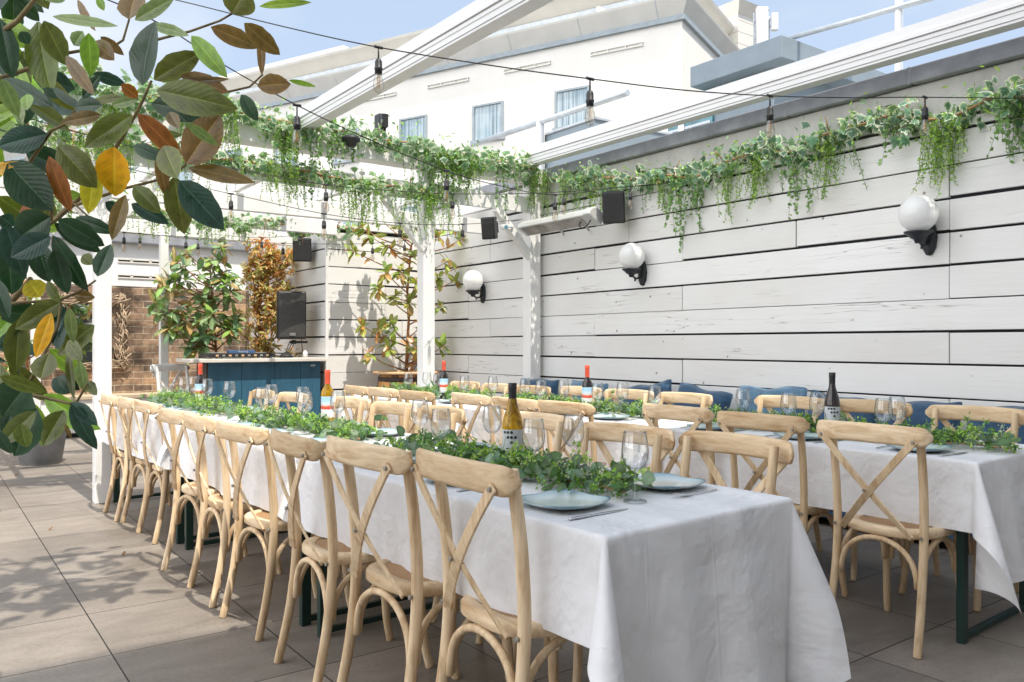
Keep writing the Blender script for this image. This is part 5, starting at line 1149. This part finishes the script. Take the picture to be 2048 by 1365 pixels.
# ------------------------------------------------------------------ bar counter and dj controller
dj=thing('bar_counter','blue panelled bar counter with pale top against the plank enclosure','counter',(0,0,0))
b=MB(); b.box(2.47,9.46,1.028,4.10,10.1,1.07); obj('counter_top',b,M_BTOP if 0 else plain('pale_counter',(.68,.64,.58),.5),dj,bevel=.006)
xs=[2.70,3.08,3.48,3.80,4.06]
for a_,c_ in zip(xs,xs[1:]):
    b=MB(); b.box(a_+.002,9.575,.03,c_-.002,9.60,1.026); obj('front_board',b,M_BLUEB,dj,bevel=.003)
b=MB(); b.box(2.68,9.603,.0,4.06,10.0,1.026); obj('carcass',b,plain('dark_side',(.07,.055,.05),.7),dj)  # carcass in one dark brown tone
b=MB(); b.box(3.93,9.572,.965,3.99,9.5745,.985); obj('small_plate',b,M_SILV,dj)
dc=thing('dj_controller','black dj controller with blue screen on the bar counter','dj controller',(3.07,9.68,1.072),math.radians(3))
b=MB(); b.box(-.40,-.15,.012,.40,.16,.060); obj('chassis',b,M_BLACK,dc,bevel=.008)
for x in (-.33,-.22,.22,.34):
    b=MB(); b.tube([(x,-.12,0),(x,-.12,.013)],.025,10); obj('foot',b,M_SILV,dc)
b=MB(); b.prism([(-.16,-.15),(.15,-.15),(.15,-.06),(-.16,-.06)],.060,.098); sc_=obj('screen',b,M_SCREEN,dc,bevel=.006)
text('Pioneer DJ',.026,M_LABEL,sc_,(0,-.1515,.080),(PI/2,0,0))
for k in range(9):
    x=-.30+.075*k; b=MB(); b.box(x-.016,-.1535,.026,x+.016,-.1505,.046); obj('socket',b,M_SILV if k%2 else M_BTOP,dc)
for s in (-1,1):
    b=MB(); b.lathe([(.0,.064),(.095,.064),(.1,.06)],28,Matrix.Translation((s*.27,.0,.006))); obj('jog_wheel',b,M_SILV,dc)
for k in range(10):
    b=MB(); x=-.11+.025*k; b.tube([(x,.05,.060),(x,.05,.078)],.007,8); obj('knob',b,M_BLACK,dc)

# ------------------------------------------------------------------ string lights
def strings(label,pts,bulbs,k=0):
    t=thing('string_lights',label,'string lights',(0,0,0),0,'festoon string lights'); pts=[Vector(p) for p in pts]
    sm=[]; p=[2*pts[0]-pts[1]]+pts+[2*pts[-1]-pts[-2]]
    for i in range(1,len(p)-2):
        for j in range(8):
            u=j/8; a,b_,c,d=p[i-1],p[i],p[i+1],p[i+2]; sm.append(.5*((2*b_)+(c-a)*u+(2*a-5*b_+4*c-d)*u*u+(3*b_-a-3*c+d)*u**3))
    sm.append(pts[-1]); b=MB(); b.tube(sm,.0028,6); obj('cable',b,M_WIRE,t)
    for q in bulbs:
        q=min(sm,key=lambda s_:(s_-Vector(q)).length)
        b=MB(); b.tube([q+Vector((-.02,.0,0)),q+Vector((.02,0,0))],.007,8); b.tube([q,q-Vector((0,0,.055))],.004,6); b.lathe([(.006,-.05),(.012,-.055),(.016,-.065),(.0165,-.09),(.0185,-.093),(.0185,-.1),(.0165,-.103),(.0165,-.118),(0,-.118)],12,Matrix.Translation(q)); h=obj('lamp_holder',b,M_BLACK,t)
        b=MB(); b.lathe([(.0125,-.115),(.0135,-.125),(.020,-.145),(.0235,-.165),(.0215,-.185),(.013,-.200),(.004,-.205),(0,-.206)],16,Matrix.Translation(q)); obj('bulb',b,M_BULB,h)
        b=MB()
        for a in range(4): b.tube([q+Vector((.004*math.cos(a*1.57),.004*math.sin(a*1.57),-.125)),q+Vector((.007*math.cos(a*1.57),.007*math.sin(a*1.57),-.178))],.0009,4)
        obj('filament',b,M_FIL,h)
def PP(l): return [P(*q) for q in l]
strings('nearest string of clear bulbs crossing in front of the white building',[(-.6,6.9,3.1)]+PP([(200,-30,4.9),(350,0,4.4),(560,52,3.9),(757,95,3.6),(1000,134,3.45),(1180,158,3.5),(1370,181,3.65),(1540,192,3.9),(1700,196,4.05),(1850,195,4.25)])+[(5.5,1.93,2.70)],PP([(757,95,3.6),(1180,158,3.5),(1540,192,3.9),(1850,195,4.25)]))
strings('string of clear bulbs slanting down from top left to the pergola corner',PP([(60,-60,3.2),(295,35,3.3),(454,134,3.6),(594,211,3.9),(740,280,4.4),(893,342,4.9),(1000,372,5.6),(1110,390,6.3),(1240,375,7.0)])+[(5.52,5.3,2.72)],PP([(594,211,3.9),(893,342,4.9),(1110,389,6.3),(1318,356,7.0)]))
strings('string of clear bulbs hanging level just below the ivy beams',PP([(-80,200,4.6),(50,235,5.0),(250,290,5.3),(430,330,5.6),(652,370,5.9),(790,382,6.2),(905,388,6.5),(1020,388,6.9),(1128,384,7.2)])+[(5.52,5.0,2.70)],PP([(40,232,5.0),(652,370,5.9),(905,388,6.5),(1128,384,7.2),(1405,338,6.8)]))
strings('string of clear bulbs passing beneath the pergola beams in front of barrel magnolia',PP([(230,330,5.6),(390,372,6.0),(462,388,6.1),(648,428,6.4),(800,447,6.9),(925,449,7.6)])+[PY(1040,440,6.95)],PP([(462,388,6.1),(648,428,6.4),(798,447,6.9),(921,449,7.6)]))
strings('lower back string of clear bulbs over the brick wall and blue bar',PP([(150,445,8.2),(248,465,8.2),(372,474,8.2),(480,482,8.3),(566,487,8.5),(745,487,9.2)])+[PY(905,470,8.9)],PP([(248,465,8.2),(372,474,8.2),(566,487,8.5),(745,487,9.2),(884,474,9.4)]))
strings('farthest string of clear bulbs drooping before the brick wall flashing',PP([(200,462,9.6),(280,467,9.6),(396,479,9.6),(430,470,9.6),(523,476,9.8)])+[(4.1,9.9,2.66)],PP([(280,467,9.6),(396,479,9.6),(523,476,9.8)]))

# ------------------------------------------------------------------ a few fallen leaves on the paving
rr=random.Random(4); src=None
for x,y in ((.72,6.2),(.98,5.2),(.35,7.6),(.75,8.9),(2.95,2.3)):
    if src is None:
        b=MB(); leaf(b,(-.04,0,.003),(1,0,.12),(0,0,1),.085,.04,(.24,.14,.07),-.9,.3,6); src=obj('fallen_leaf',b,M_LEAF); o=src
    else: o=src.copy(); COL.objects.link(o)
    o.location=(x,y,.002); s_=rr.uniform(.4,.7); o.scale=(s_,s_,s_); o.rotation_euler=(0,0,rr.uniform(0,6.28)); tag(o,'small dry brown fallen leaf lying on the grey paving','leaf','fallen leaves on the paving')
